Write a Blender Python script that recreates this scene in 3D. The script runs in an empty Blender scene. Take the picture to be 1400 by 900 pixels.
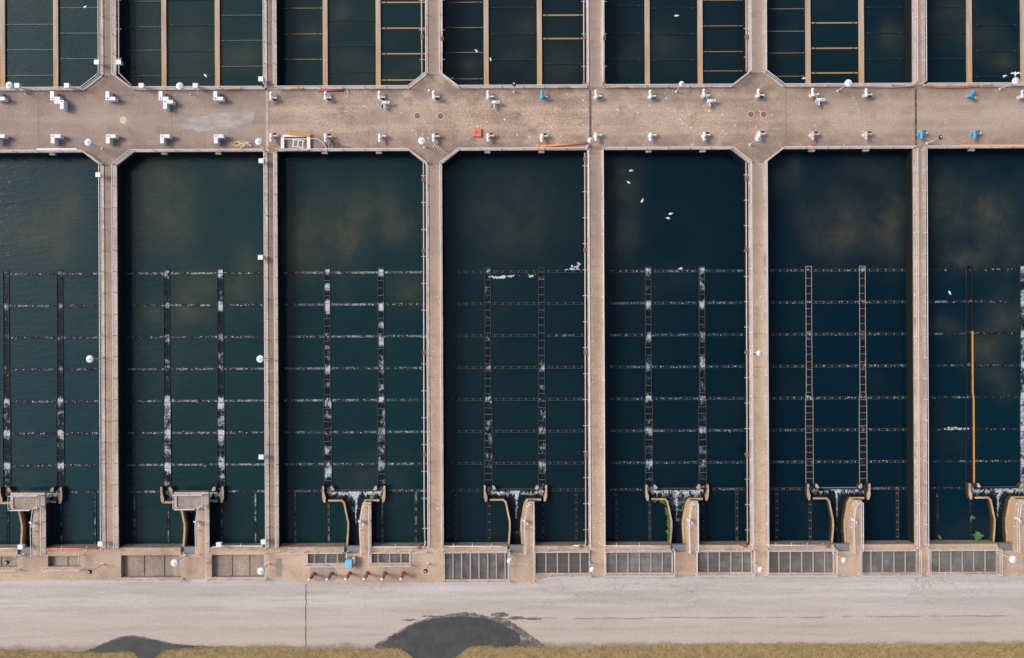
import bpy, bmesh, math, random
from mathutils import Vector, Matrix, noise as mnoise
from mathutils.geometry import tessellate_polygon
R = random.Random(11)
sc = bpy.context.scene
COL = sc.collection
pi = math.pi

# ------------------------------------------------------------------ scale
K = 0.09           # metres per photograph pixel at deck level (drone plan view)
H = 120.0          # drone height over the deck
S = 0.0046         # the drone was turned a quarter degree against the plant

def W(px, py, z=0.0):
    dx, dy = px-700.0, py-450.0
    gx, gy = dx-dy*S, dx*S+dy
    f = K*(H-z)/H
    return (gx*f, -gy*f)
def X(px, py, z=0.0): return W(px, py, z)[0]
def Y(px, py, z=0.0): return W(px, py, z)[1]
def gx(px): return (px-700.0)*K            # plan coordinates straight from plan pixels
def gy(py): return -(py-450.0)*K

WATER = -2.15  # kept low so the black wall faces also fill the band of their reflection
ORD = ['first','second','third','fourth','fifth','sixth','seventh','eighth','ninth','tenth']

# ------------------------------------------------------------------ node helpers
class NT:
    def __init__(s, name):
        s.m = bpy.data.materials.new(name); s.m.use_nodes = True
        s.t = s.m.node_tree; s.n = s.t.nodes; s.l = s.t.links
        s.b = s.n['Principled BSDF']
        s.pos = None
    def new(s, typ, **kw):
        n = s.n.new(typ)
        for k, v in kw.items(): setattr(n, k, v)
        return n
    def P(s):
        if s.pos is None: s.pos = s.new('ShaderNodeNewGeometry').outputs['Position']
        return s.pos
    def map(s, scale=(1,1,1), loc=(0,0,0), src=None):
        m = s.new('ShaderNodeMapping'); m.inputs['Scale'].default_value = scale; m.inputs['Location'].default_value = loc
        s.l.new(src or s.P(), m.inputs['Vector']); return m.outputs[0]
    def noise(s, scale, detail=4, rough=0.55, vec=None, dist=0.0):
        n = s.new('ShaderNodeTexNoise'); n.inputs['Scale'].default_value = scale
        n.inputs['Detail'].default_value = detail; n.inputs['Roughness'].default_value = rough
        n.inputs['Distortion'].default_value = dist
        s.l.new(vec or s.P(), n.inputs['Vector']); return n.outputs['Fac']
    def voro(s, scale, feature='F1', vec=None, out='Distance'):
        n = s.new('ShaderNodeTexVoronoi'); n.feature = feature; n.inputs['Scale'].default_value = scale
        s.l.new(vec or s.P(), n.inputs['Vector']); return n.outputs[out]
    def math(s, op, a, b=None, c=None, clamp=False):
        n = s.new('ShaderNodeMath', operation=op, use_clamp=clamp)
        for i, v in enumerate((a, b, c)):
            if v is None: continue
            if isinstance(v, (int, float)): n.inputs[i].default_value = v
            else: s.l.new(v, n.inputs[i])
        return n.outputs[0]
    def step(s, v, lo, hi, a=0.0, b=1.0):
        n = s.new('ShaderNodeMapRange'); n.interpolation_type = 'SMOOTHSTEP'
        n.inputs['From Min'].default_value = lo; n.inputs['From Max'].default_value = hi
        n.inputs['To Min'].default_value = a; n.inputs['To Max'].default_value = b
        s.l.new(v, n.inputs['Value']); return n.outputs[0]
    def mix(s, fac, a, b, mode='MIX'):
        n = s.new('ShaderNodeMix', data_type='RGBA', blend_type=mode)
        for inp, v in ((n.inputs[0], fac), (n.inputs[6], a), (n.inputs[7], b)):
            if isinstance(v, (int, float)): inp.default_value = v
            elif isinstance(v, tuple): inp.default_value = (*v, 1) if len(v) == 3 else v
            else: s.l.new(v, inp)
        return n.outputs[2]
    def xyz(s, src=None):
        n = s.new('ShaderNodeSeparateXYZ'); s.l.new(src or s.P(), n.inputs[0]); return n.outputs
    def attr(s, name, typ='GEOMETRY'):
        n = s.new('ShaderNodeAttribute'); n.attribute_name = name; n.attribute_type = typ; return n.outputs
    def objrand(s): return s.new('ShaderNodeObjectInfo').outputs['Random']
    def bump(s, h, strength=0.3, dist=0.02):
        n = s.new('ShaderNodeBump'); n.inputs['Strength'].default_value = strength; n.inputs['Distance'].default_value = dist
        s.l.new(h, n.inputs['Height']); s.l.new(n.outputs[0], s.b.inputs['Normal'])
    def out(s, col, rough=0.8, metal=0.0, spec=None):
        if isinstance(col, tuple): s.b.inputs['Base Color'].default_value = (*col, 1)
        else: s.l.new(col, s.b.inputs['Base Color'])
        if isinstance(rough, (int, float)): s.b.inputs['Roughness'].default_value = rough
        else: s.l.new(rough, s.b.inputs['Roughness'])
        s.b.inputs['Metallic'].default_value = metal
        if spec is not None: s.b.inputs['Specular IOR Level'].default_value = spec
        return s.m

def concrete(name, c0, c1, grain=0.25, stain=0.35, speck=0.0, streak=(0.05, 0.8)):
    t = NT(name)
    big = t.noise(0.22, 5, 0.6)
    c = t.mix(t.step(big, 0.33, 0.68), c0, c1)
    st = t.noise(1.0, 4, 0.6, t.map((streak[0], streak[1], 1)))
    c = t.mix(t.step(st, 0.42, 0.68, 0, 0.6), c, tuple(min(1, v*1.2) for v in c1))
    dk = t.noise(0.55, 6, 0.65, t.map((1, 1, 1), (31, 7, 0)))
    c = t.mix(t.step(dk, 0.52, 0.72, 0, stain), c, tuple(v*0.55 for v in c0))
    gr = t.noise(5.0, 5, 0.75)
    c = t.mix(grain, c, t.mix(t.step(gr, 0.3, 0.7), (0.12, 0.11, 0.10), (0.95, 0.9, 0.85)), 'OVERLAY')
    if speck:
        v = t.voro(1.1)
        g = t.math('MULTIPLY', t.noise(0.16, 3, 0.5, t.map((1, 1, 1), (5, 80, 0))), t.step(t.math('ABSOLUTE', t.math('SUBTRACT', t.xyz()[0], 12.0)), 14.0, 34.0, 1.18, 0.9))
        k = t.math('MULTIPLY', t.step(v, 0.07, 0.16, 1, 0), t.step(g, 0.4, 0.62, 0, speck))
        c = t.mix(k, c, (0.80, 0.76, 0.71))
        v2 = t.voro(2.3, vec=t.map((1, 1, 1), (3.3, 9.1, 0)))
        k2 = t.math('MULTIPLY', t.step(v2, 0.05, 0.16, 1, 0), t.step(g, 0.42, 0.62, 0, speck*0.75))
        c = t.mix(k2, c, (0.68, 0.63, 0.57))
    t.bump(gr, 0.25, 0.01)
    return t, c

M = {}
t, c = concrete('walkway_concrete', (0.43, 0.315, 0.225), (0.58, 0.42, 0.285), 0.30, 0.35, 0.8, (0.6, 0.03)); tn = t.attr('tone', 'OBJECT')['Fac']
cmb = t.new('ShaderNodeCombineXYZ'); [t.l.new(tn, cmb.inputs[q]) for q in range(3)]
xy_ = t.xyz()
c = t.mix(t.step(t.math('ADD', xy_[1], t.math('MULTIPLY', t.noise(0.3, 4), 9.0)), -2.0, 24.0, 0, 0.75), c, (0.38, 0.285, 0.235))
dr = t.noise(0.9, 4, 0.6, t.map((0.3, 1.6, 1), (3, 3, 3)))
c = t.mix(t.step(dr, 0.56, 0.72, 0, 0.4), c, (0.24, 0.18, 0.14))
c = t.mix(1.0, c, cmb.outputs[0], 'MULTIPLY'); M['walk'] = t.out(c, 0.9)
t, c = concrete('kerb_concrete', (0.38, 0.305, 0.255), (0.54, 0.45, 0.385), 0.25, 0.5, 0.0, (0.3, 0.3)); M['kerb'] = t.out(c, 0.85)
t, c = concrete('channel_concrete', (0.36, 0.25, 0.155), (0.50, 0.36, 0.24), 0.35, 0.35, 0.0, (0.6, 0.4)); M['tan'] = t.out(c, 0.85)
t, c = concrete('apron_concrete', (0.38, 0.275, 0.20), (0.53, 0.385, 0.27), 0.26, 0.35, 0.2, (0.05, 0.3)); M['apron'] = t.out(c, 0.9)
t, c = concrete('pit_concrete', (0.25, 0.195, 0.16), (0.37, 0.295, 0.245), 0.3, 0.4, 0.0, (1.2, 0.05)); M['pit'] = t.out(c, 0.9)
# main deck: slabs cast apart left of the white joint and right of the last joint
t, c = concrete('deck_concrete', (0.30, 0.222, 0.170), (0.47, 0.352, 0.268), 0.5, 0.7, 1.0, (0.04, 0.75))
x = t.xyz()
left = t.step(x[0], gx(366.5), gx(368.5), 1, 0)
c = t.mix(t.math('MULTIPLY', left, 0.55), c, (0.27, 0.22, 0.19))
right = t.step(x[0], gx(1252), gx(1256), 0, 0.3)
c = t.mix(t.step(x[0], gx(830), gx(1100), 0, 0.3), c, (0.33, 0.25, 0.195))
c = t.mix(right, c, (0.43, 0.335, 0.265))
for jx in (54, 236, 530, 1076):
    j = t.math('MULTIPLY', t.math('COMPARE', x[0], gx(jx), 0.10), 0.35)
    c = t.mix(j, c, (0.16, 0.12, 0.10))
edge = t.math('ABSOLUTE', t.math('SUBTRACT', x[1], gy(163)))
for wx, wy, wr in ((135, 152, 3.6), (545, 162, 4.5), (1360, 165, 4.0), (880, 166, 6.0), (1180, 162, 6.0), (420, 160, 4.0)):
    dv = t.new('ShaderNodeVectorMath', operation='DISTANCE'); t.l.new(t.map((0.55, 1, 1)), dv.inputs[0]); dv.inputs[1].default_value = (gx(wx)*0.55, gy(wy), 0)
    wn = t.math('ADD', dv.outputs['Value'], t.math('MULTIPLY', t.noise(0.5, 4, 0.6), 2.4))
    c = t.mix(t.step(wn, wr*0.45, wr+0.6, 0.26, 0), c, (0.47, 0.375, 0.30))
e2 = t.math('MULTIPLY', t.step(edge, 1.0, 3.6, 0, 1), t.step(t.noise(0.6, 4, 0.6), 0.3, 0.65, 0.12, 0.8))
c = t.mix(e2, c, (0.21, 0.155, 0.125))
rust = t.math('MULTIPLY', t.step(t.noise(0.35, 5, 0.6, t.map((1,1,1),(77,3,0))), 0.55, 0.72, 0, 0.5), t.step(edge, 1.5, 3.4, 0, 1))
c = t.mix(rust, c, (0.34, 0.17, 0.11))
M['deck'] = t.out(c, 0.9)
# wet basin wall faces, black with algae below the splash line; the lower black paints in their reflection
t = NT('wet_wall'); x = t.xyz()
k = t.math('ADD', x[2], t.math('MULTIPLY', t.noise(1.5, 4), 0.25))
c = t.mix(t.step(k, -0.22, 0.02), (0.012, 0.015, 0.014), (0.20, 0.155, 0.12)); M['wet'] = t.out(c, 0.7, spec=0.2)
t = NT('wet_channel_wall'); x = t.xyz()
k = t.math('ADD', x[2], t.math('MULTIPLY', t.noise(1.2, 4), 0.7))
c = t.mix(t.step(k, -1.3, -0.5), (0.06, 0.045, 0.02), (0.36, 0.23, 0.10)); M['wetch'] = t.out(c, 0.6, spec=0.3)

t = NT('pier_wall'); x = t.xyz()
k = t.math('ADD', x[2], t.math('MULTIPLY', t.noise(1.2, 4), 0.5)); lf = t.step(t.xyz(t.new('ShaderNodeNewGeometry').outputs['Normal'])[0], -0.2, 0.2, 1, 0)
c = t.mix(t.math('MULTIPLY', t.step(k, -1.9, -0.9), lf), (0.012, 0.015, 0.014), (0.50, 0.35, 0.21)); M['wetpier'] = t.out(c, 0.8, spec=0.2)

def paint(name, col, rough=0.55, wear=0.25, wearcol=(0.25, 0.2, 0.17), metal=0.0, spec=None):
    t = NT(name)
    n = t.noise(2.2, 5, 0.65)
    c = t.mix(t.step(n, 0.52, 0.75, 0, wear), col, wearcol)
    r = t.objrand()
    c = t.mix(t.math('MULTIPLY', r, 0.12), c, tuple(v*0.6 for v in col))
    return t.out(c, rough, metal, spec if spec is not None else (0.2 if max(col) < 0.07 else None))
M['rail'] = paint('galvanised_rail', (0.70, 0.63, 0.60), 0.5, 0.25, (0.45, 0.36, 0.32))
M['white'] = paint('white_paint', (0.80, 0.80, 0.80), 0.45, 0.2, (0.5, 0.47, 0.43))
M['lampwhite'] = paint('lamp_white', (0.88, 0.89, 0.91), 0.35, 0.05, (0.6, 0.58, 0.55))
M['grey'] = paint('grey_paint', (0.30, 0.30, 0.31), 0.5, 0.3)
M['dark'] = paint('dark_metal', (0.035, 0.04, 0.045), 0.5, 0.3, (0.1, 0.08, 0.07))
M['teal'] = paint('teal_paint', (0.03, 0.14, 0.17), 0.45, 0.3, (0.06, 0.08, 0.08))
M['blue'] = paint('blue_paint', (0.05, 0.36, 0.60), 0.45, 0.3, (0.05, 0.16, 0.24))
M['skyblue'] = paint('light_blue_paint', (0.16, 0.56, 0.80), 0.45, 0.1, (0.2, 0.4, 0.5))
M['orange'] = paint('orange_plastic', (0.78, 0.29, 0.10), 0.55, 0.3, (0.5, 0.22, 0.1))
M['amber'] = paint('amber_panel', (0.62, 0.29, 0.07), 0.5, 0.6, (0.40, 0.17, 0.05))
M['redor'] = paint('faded_red_plastic', (0.72, 0.20, 0.13), 0.55, 0.35, (0.6, 0.33, 0.25))
M['red'] = paint('red_paint', (0.50, 0.12, 0.10), 0.55, 0.4, (0.4, 0.25, 0.22))
M['rust'] = paint('rusty_iron', (0.27, 0.115, 0.08), 0.8, 0.5, (0.16, 0.08, 0.06))
M['pink'] = paint('faded_pink_paint', (0.62, 0.49, 0.47), 0.6, 0.3)
M['yellow'] = paint('yellow_paint', (0.70, 0.42, 0.12), 0.6, 0.4, (0.45, 0.3, 0.15))
M['cream'] = paint('cream_iron', (0.66, 0.55, 0.36), 0.7, 0.3)
M['rope'] = paint('tan_rope', (0.62, 0.42, 0.22), 0.9, 0.3)
M['timber'] = paint('orange_timber', (0.56, 0.28, 0.09), 0.8, 0.4, (0.35, 0.2, 0.1))
M['hose'] = paint('pale_hose', (0.62, 0.54, 0.48), 0.6, 0.2)
M['gull'] = paint('gull_white', (0.80, 0.80, 0.78), 0.8, 0.0)
M['beak'] = paint('gull_beak', (0.6, 0.35, 0.05), 0.6, 0.0)
M['steel'] = paint('steel_plate', (0.20, 0.21, 0.22), 0.5, 0.5, (0.12, 0.1, 0.09))
M['grate'] = paint('grating_steel', (0.25, 0.235, 0.215), 0.6, 0.3, (0.17, 0.135, 0.11))
M['gratebar'] = paint('grating_bearer', (0.46, 0.37, 0.30), 0.7, 0.3)
M['trdark'] = paint('dark_trough_steel', (0.022, 0.028, 0.030), 0.5, 0.4, (0.07, 0.08, 0.08))
M['trgrey'] = paint('grey_trough_steel', (0.060, 0.062, 0.060), 0.5, 0.5, (0.14, 0.12, 0.10))
M['strap'] = paint('strap_steel', (0.17, 0.165, 0.155), 0.5, 0.5, (0.08, 0.07, 0.06))
M['trtan'] = paint('tan_trough_steel', (0.34, 0.27, 0.235), 0.6, 0.75, (0.18, 0.14, 0.12))
M['trbrown'] = paint('brown_weir_steel', (0.075, 0.06, 0.052), 0.6, 0.4, (0.06, 0.05, 0.05))
M['beamdark'] = paint('dark_beam', (0.02, 0.025, 0.028), 0.5, 0.3, (0.07, 0.08, 0.08))
M['beamgrey'] = paint('grey_beam', (0.06, 0.085, 0.09), 0.5, 0.3)
M['beambrown'] = paint('brown_beam', (0.26, 0.17, 0.10), 0.6, 0.4, (0.12, 0.08, 0.06))
M['beamorange'] = paint('orange_beam', (0.40, 0.24, 0.10), 0.6, 0.35, (0.3, 0.16, 0.08))
# baffle timber
t = NT('baffle_timber'); x = t.xyz()
n = t.noise(1.0, 4, 0.6, t.map((2.5, 0.25, 1)))
c = t.mix(t.step(n, 0.3, 0.7), (0.40, 0.29, 0.20), (0.52, 0.41, 0.31))
og = t.math('MULTIPLY', t.step(t.math('ADD', x[1], t.math('MULTIPLY', t.objrand(), 9.0)), 36.0, 43.0, 1, 0), t.objrand())
c = t.mix(t.math('MULTIPLY', og, 0.85), c, (0.56, 0.30, 0.08)); M['baffle'] = t.out(c, 0.85)

# ---- basin water
t = NT('basin_water')
a = t.attr('algae')
col = t.attr('tint')
alg = t.math('MULTIPLY', a['Fac'], t.step(t.noise(0.35, 6, 0.65, dist=0.6), 0.28, 0.72, 0.45, 1.1))
c = t.mix(t.step(t.noise(0.12, 4, 0.6), 0.35, 0.65, 0, 0.35), col['Color'], (0.6, 0.7, 0.75), 'MULTIPLY')
c = t.mix(t.math('MULTIPLY', alg, 0.85, clamp=True), c, (0.070, 0.067, 0.045))
rip = t.noise(1.3, 3, 0.6, t.map((0.45, 1.6, 1)))
rip2 = t.noise(3.5, 2, 0.6, t.map((0.6, 1.4, 1)))
h = t.math('ADD', rip, t.math('MULTIPLY', rip2, 0.35))
t.bump(h, 0.35, 0.09)
t.b.inputs['IOR'].default_value = 1.33
M['water'] = t.out(c, 0.07, spec=0.36)

def foamwater(name, scale, stretch, dark=(0.006, 0.014, 0.020), foam=(0.56, 0.61, 0.64), k=0.75, cells=0.0):
    t = NT(name)
    f = t.math('ADD', t.attr('foam', 'OBJECT')['Fac'], t.attr('dens')['Fac'])
    n = t.noise(scale, 6, 0.62, t.map(stretch), dist=0.8)
    if cells:
        r_ = t.noise(scale*1.1, 4, 0.55, t.map(stretch, (17, 5, 3)), dist=1.2)
        r_ = t.math('SUBTRACT', 0.62, t.math('MULTIPLY', t.math('ABSOLUTE', t.math('SUBTRACT', r_, 0.5)), 3.2))
        n = t.math('ADD', t.math('MULTIPLY', n, 1-cells), t.math('MULTIPLY', r_, cells))
    v = t.math('ADD', n, t.math('MULTIPLY', t.math('SUBTRACT', f, 0.5), k))
    m = t.step(v, 0.46, 0.72)
    m = t.math('MULTIPLY', m, t.step(t.noise(scale*4, 3), 0.25, 0.6, 0.35, 1.0))
    c = t.mix(m, dark, foam)
    t.bump(n, 0.4, 0.05)
    return t.out(c, t.mix(m, (0.1,)*3, (0.8,)*3), spec=0.12)
M['foamtrough'] = foamwater('trough_water', 2.0, (1.2, 0.75, 1), cells=0.25)
M['foamlat'] = foamwater('weir_water', 1.1, (1, 1, 1), dark=(0.010, 0.020, 0.024), foam=(0.36, 0.40, 0.42))
M['foamchan'] = foamwater('channel_water', 1.25, (1.2, 0.7, 1), cells=0.6)
M['foampit'] = foamwater('pit_water', 0.22, (1, 1, 1), dark=(0.14, 0.14, 0.125), foam=(0.70, 0.69, 0.67), k=0.6, cells=0.0)
t = NT('floating_foam'); M['foam'] = t.out(t.mix(t.step(t.noise(3, 4), 0.3, 0.6), (0.2, 0.25, 0.27), (0.6, 0.62, 0.62)), 0.85)

# ---- road, grass, puddle
t = NT('road_concrete'); x = t.xyz()
n1 = t.noise(0.35, 6, 0.65, t.map((0.10, 1.4, 1)))
c = t.mix(t.step(n1, 0.38, 0.62), (0.43, 0.385, 0.35), (0.55, 0.505, 0.475))
low = t.math('ADD', x[1], t.math('MULTIPLY', t.noise(0.12, 4), 5.0))
c = t.mix(t.step(low, -35.0, -29.5, 0.8, 0), c, (0.47, 0.38, 0.315))
for sy, sw, sa in ((812, 0.5, 0.30), (822, 0.35, 0.22), (834, 0.6, 0.25), (858, 0.45, 0.28), (868, 0.3, 0.25)):
    wob = t.math('ADD', x[1], t.math('MULTIPLY', t.noise(0.05, 3, 0.5, t.map((1, 0, 0), (sy, 0, 0))), 3.0))
    tk = t.math('MULTIPLY', t.step(t.math('ABSOLUTE', t.math('SUBTRACT', wob, gy(sy)+1.5)), 0.0, sw, sa, 0), t.step(t.noise(0.25, 5, 0.65, t.map((0.35, 2.0, 1), (sy, 1, 0))), 0.38, 0.62))
    c = t.mix(tk, c, (0.27, 0.235, 0.215))
n2 = t.noise(0.5, 5, 0.65, t.map((0.08, 1.8, 1), (9, 3, 0)))
c = t.mix(t.step(n2, 0.55, 0.75, 0, 0.5), c, (0.36, 0.315, 0.285))
gr = t.noise(4.0, 5, 0.75)
c = t.mix(0.10, c, t.mix(t.step(gr, 0.3, 0.7), (0.1,)*3, (0.95,)*3), 'OVERLAY')
# cracks: warped cell edges, only where the slab has failed
wv = t.new('ShaderNodeVectorMath', operation='ADD')
nz = t.new('ShaderNodeTexNoise'); nz.inputs['Scale'].default_value = 0.9; nz.inputs['Detail'].default_value = 4
t.l.new(t.P(), nz.inputs['Vector']); t.l.new(t.P(), wv.inputs[0])
sc_ = t.new('ShaderNodeVectorMath', operation='SCALE'); sc_.inputs['Scale'].default_value = 1.6
t.l.new(nz.outputs['Color'], sc_.inputs[0]); t.l.new(sc_.outputs[0], wv.inputs[1])
ed = t.voro(0.26, 'DISTANCE_TO_EDGE', t.map((1, 1.3, 1), src=wv.outputs[0]))
up = t.step(x[1], -36.5, -32.0, 0, 1)
where = t.math('MULTIPLY', t.step(t.noise(0.09, 3, 0.5, t.map((1,1,1),(4,4,0))), 0.44, 0.56), t.step(x[0], gx(400), gx(470), 0, 1))
where = t.math('MULTIPLY', where, up)
k = t.math('MULTIPLY', t.step(ed, 0.003, 0.013, 0.42, 0), where)
c = t.mix(k, c, (0.20, 0.17, 0.155))
# one long seam along the road
sm = t.math('ABSOLUTE', t.math('SUBTRACT', t.math('ADD', x[1], t.math('MULTIPLY', t.noise(0.15, 4), 0.6)), gy(846)+0.3))
ks = t.math('MULTIPLY', t.step(sm, 0.03, 0.13, 0.65, 0), t.step(t.noise(0.2, 3, 0.5, t.map((1,1,1),(40,0,0))), 0.40, 0.55))
ks = t.math('MULTIPLY', ks, t.step(x[0], gx(560), gx(640), 0, 1))
c = t.mix(ks, c, (0.16, 0.14, 0.13))
# dirt and moss washed to the kerb and the grass edge
kd = t.math('MULTIPLY', t.step(x[1], gy(795), gy(788.5), 0, 1), t.step(t.noise(0.5, 5, 0.65), 0.48, 0.66, 0, 0.6))
c = t.mix(kd, c, (0.20, 0.16, 0.14))
gs = t.math('ADD', x[1], t.math('MULTIPLY', t.noise(0.5, 5, 0.65), 1.6))
c = t.mix(t.step(gs, gy(886)+0.9, gy(878)+0.9, 0.75, 0), c, (0.23, 0.185, 0.135))
pk = t.math('MULTIPLY', t.step(t.voro(1.6), 0.06, 0.13, 1, 0), t.step(t.noise(0.12, 3, 0.5, t.map((1,1,1),(60,20,0))), 0.58, 0.66))
c = t.mix(t.math('MULTIPLY', pk, 0.7), c, (0.16, 0.12, 0.06))
t.bump(gr, 0.15, 0.01)
M['road'] = t.out(c, 0.9)
t = NT('turf_soil'); n = t.noise(1.4, 6, 0.7)
M['soil'] = t.out(t.mix(t.step(n, 0.35, 0.65), (0.20, 0.145, 0.06), (0.36, 0.26, 0.11)), 0.95)
t = NT('dry_grass'); n = t.noise(0.5, 5, 0.65, t.map((0.6, 1.2, 1))); r = t.noise(6.0, 2)
c = t.mix(t.step(n, 0.36, 0.62), (0.30, 0.25, 0.09), (0.55, 0.39, 0.17))
gr2 = t.noise(0.28, 4, 0.6, t.map((1, 1, 1), (12, 5, 0)))
c = t.mix(t.step(gr2, 0.5, 0.66, 0, 0.7), c, (0.17, 0.20, 0.055))
c = t.mix(t.step(t.noise(1.1, 4, 0.6, t.map((1, 1, 1), (2, 9, 0))), 0.56, 0.7, 0, 0.6), c, (0.20, 0.13, 0.06))
c = t.mix(t.step(r, 0.35, 0.65, 0, 0.6), c, (0.66, 0.48, 0.26)); M['grass'] = t.out(c, 0.9)
t = NT('moss_leaf'); n = t.noise(4, 3); M['moss'] = t.out(t.mix(t.step(n, 0.35, 0.65), (0.07, 0.16, 0.02), (0.20, 0.30, 0.05)), 0.8)
t = NT('leaf'); n = t.noise(3, 3); M['leaf'] = t.out(t.mix(t.step(n, 0.35, 0.65), (0.04, 0.12, 0.03), (0.14, 0.28, 0.09)), 0.6)
t = NT('puddle_water'); n = t.noise(0.6, 5, 0.6)
ring = t.noise(0.22, 4, 0.5, t.map((0.7, 1.6, 1)), dist=0.7)
c = t.mix(t.step(n, 0.35, 0.65), (0.060, 0.062, 0.058), (0.085, 0.082, 0.073))
kr = t.step(t.math('ABSOLUTE', t.math('SUBTRACT', ring, 0.60)), 0.0, 0.006, 0.35, 0)
c = t.mix(kr, c, (0.25, 0.24, 0.22)); M['puddle'] = t.out(c, 0.12)
t = NT('damp_concrete'); n = t.noise(1.2, 6, 0.7); t.l.new(t.step(t.noise(0.9, 6, 0.7), 0.36, 0.6, 0.25, 0.95), t.b.inputs['Alpha']); M['damp'] = t.out(t.mix(t.step(n, 0.35, 0.65), (0.075, 0.065, 0.055), (0.19, 0.155, 0.135)), 0.6)
t = NT('pale_mortar'); n = t.noise(0.7, 6, 0.65, t.map((0.5, 1.2, 1))); M['mortar'] = t.out(t.mix(t.step(n, 0.3, 0.7), (0.29, 0.24, 0.215), (0.48, 0.42, 0.38)), 0.9)
t = NT('bed'); M['bed'] = t.out((0.08, 0.07, 0.05), 0.95)

# ------------------------------------------------------------------ mesh helpers
class MB:
    def __init__(s): s.v = []; s.f = []; s.mi = []
    def add(s, vs, fs, mi=0):
        o = len(s.v); s.v += [tuple(p) for p in vs]
        for f in fs: s.f.append([o+i for i in f]); s.mi.append(mi)
        return s
    def box(s, x0, x1, y0, y1, z0, z1, mi=0):
        if x0 > x1: x0, x1 = x1, x0
        if y0 > y1: y0, y1 = y1, y0
        return s.add([(x0,y0,z0),(x1,y0,z0),(x1,y1,z0),(x0,y1,z0),(x0,y0,z1),(x1,y0,z1),(x1,y1,z1),(x0,y1,z1)],
              [(0,3,2,1),(4,5,6,7),(0,1,5,4),(1,2,6,5),(2,3,7,6),(3,0,4,7)], mi)
    def prism(s, poly, z0, z1, mi=0):
        a = sum(poly[i][0]*poly[(i+1)%len(poly)][1]-poly[(i+1)%len(poly)][0]*poly[i][1] for i in range(len(poly)))
        if a < 0: poly = poly[::-1]
        n = len(poly)
        vs = [(p[0],p[1],z0) for p in poly]+[(p[0],p[1],z1) for p in poly]
        fs = [tuple(range(n-1,-1,-1)), tuple(range(n,2*n))]+[(i,(i+1)%n,n+(i+1)%n,n+i) for i in range(n)]
        return s.add(vs, fs, mi)
    def tube(s, pts, r, n=8, mi=0, cap=True):
        pts = [Vector(p) for p in pts]; rs = r if isinstance(r, (list, tuple)) else [r]*len(pts)
        vs = []; fs = []
        up0 = Vector((0,0,1))
        for i, p in enumerate(pts):
            d = (pts[min(i+1,len(pts)-1)]-pts[max(i-1,0)]).normalized()
            u = up0 if abs(d.z) < 0.9 else Vector((1,0,0))
            a = d.cross(u).normalized(); b = a.cross(d).normalized()
            for k in range(n):
                t_ = 2*pi*k/n; vs.append(p+a*math.cos(t_)*rs[i]+b*math.sin(t_)*rs[i])
        for i in range(len(pts)-1):
            for k in range(n):
                fs.append((i*n+k, i*n+(k+1)%n, (i+1)*n+(k+1)%n, (i+1)*n+k))
        if cap: fs.append(tuple(range(n))[::-1]); fs.append(tuple((len(pts)-1)*n+k for k in range(n)))
        return s.add(vs, fs, mi)
    def lathe(s, prof, c=(0,0,0), n=20, mi=0):
        vs = []; fs = []
        for r, z in prof:
            for k in range(n): vs.append((c[0]+r*math.cos(2*pi*k/n), c[1]+r*math.sin(2*pi*k/n), c[2]+z))
        for i in range(len(prof)-1):
            for k in range(n): fs.append((i*n+k, i*n+(k+1)%n, (i+1)*n+(k+1)%n, (i+1)*n+k))
        fs.append(tuple(range(n))[::-1]); fs.append(tuple((len(prof)-1)*n+k for k in range(n)))
        return s.add(vs, fs, mi)
    def strip(s, path, half, z0, z1, mi=0):
        """a wall of constant thickness along a plan polyline (mitred)"""
        L, Rr = offset(path, half), offset(path, -half)
        for i in range(len(path)-1):
            s.prism([L[i], L[i+1], Rr[i+1], Rr[i]], z0, z1, mi)
        return s
    def build(s, name, mat, parent=None, off=(0,0,0), smooth=False, bevel=0, side=None, at=None):
        me = bpy.data.meshes.new(name)
        o3 = parent.location if parent is not None and off == 'P' else (at if at else (off if off != 'P' else (0,0,0)))
        me.from_pydata([(v[0]-o3[0], v[1]-o3[1], v[2]-o3[2]) for v in s.v], [], s.f)
        mats = mat if isinstance(mat, list) else [mat]
        for m in mats: me.materials.append(m)
        for p, mi in zip(me.polygons, s.mi): p.material_index = mi
        if side is not None:
            me.update()
            me.materials.append(side); si = len(me.materials)-1
            for p in me.polygons:
                if abs(p.normal.z) < 0.5: p.material_index = si
        if bevel:
            bm = bmesh.new(); bm.from_mesh(me)
            bmesh.ops.bevel(bm, geom=bm.edges[:], offset=bevel, segments=2, affect='EDGES', profile=0.5)
            bm.to_mesh(me); bm.free()
        if smooth:
            for p in me.polygons: p.use_smooth = True
        me.update()
        o = bpy.data.objects.new(name, me); COL.objects.link(o)
        if parent is not None: o.parent = parent
        if at: o.location = at
        return o

def grid_water(x0, x1, y0, y1, z, cell, dens, name, mat, parent, foam, inside=None):
    nx, ny = max(1, int((x1-x0)/cell)), max(1, int((y1-y0)/cell))
    P_ = parent.location; vs = []; dn = []
    for j in range(ny+1):
        for i in range(nx+1):
            x_, y_ = x0+(x1-x0)*i/nx, y0+(y1-y0)*j/ny
            vs.append((x_-P_[0], y_-P_[1], z-P_[2])); dn.append(dens(x_, y_))
    fs = []
    for j in range(ny):
        for i in range(nx):
            if inside and not inside(x0+(x1-x0)*(i+.5)/nx, y0+(y1-y0)*(j+.5)/ny): continue
            fs.append((j*(nx+1)+i, j*(nx+1)+i+1, (j+1)*(nx+1)+i+1, (j+1)*(nx+1)+i))
    me = bpy.data.meshes.new(name); me.from_pydata(vs, [], fs)
    a = me.attributes.new('dens', 'FLOAT', 'POINT'); a.data.foreach_set('value', dn)
    me.materials.append(mat); me.update()
    o = bpy.data.objects.new(name, me); COL.objects.link(o); o.parent = parent; o['foam'] = foam; return o
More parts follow.
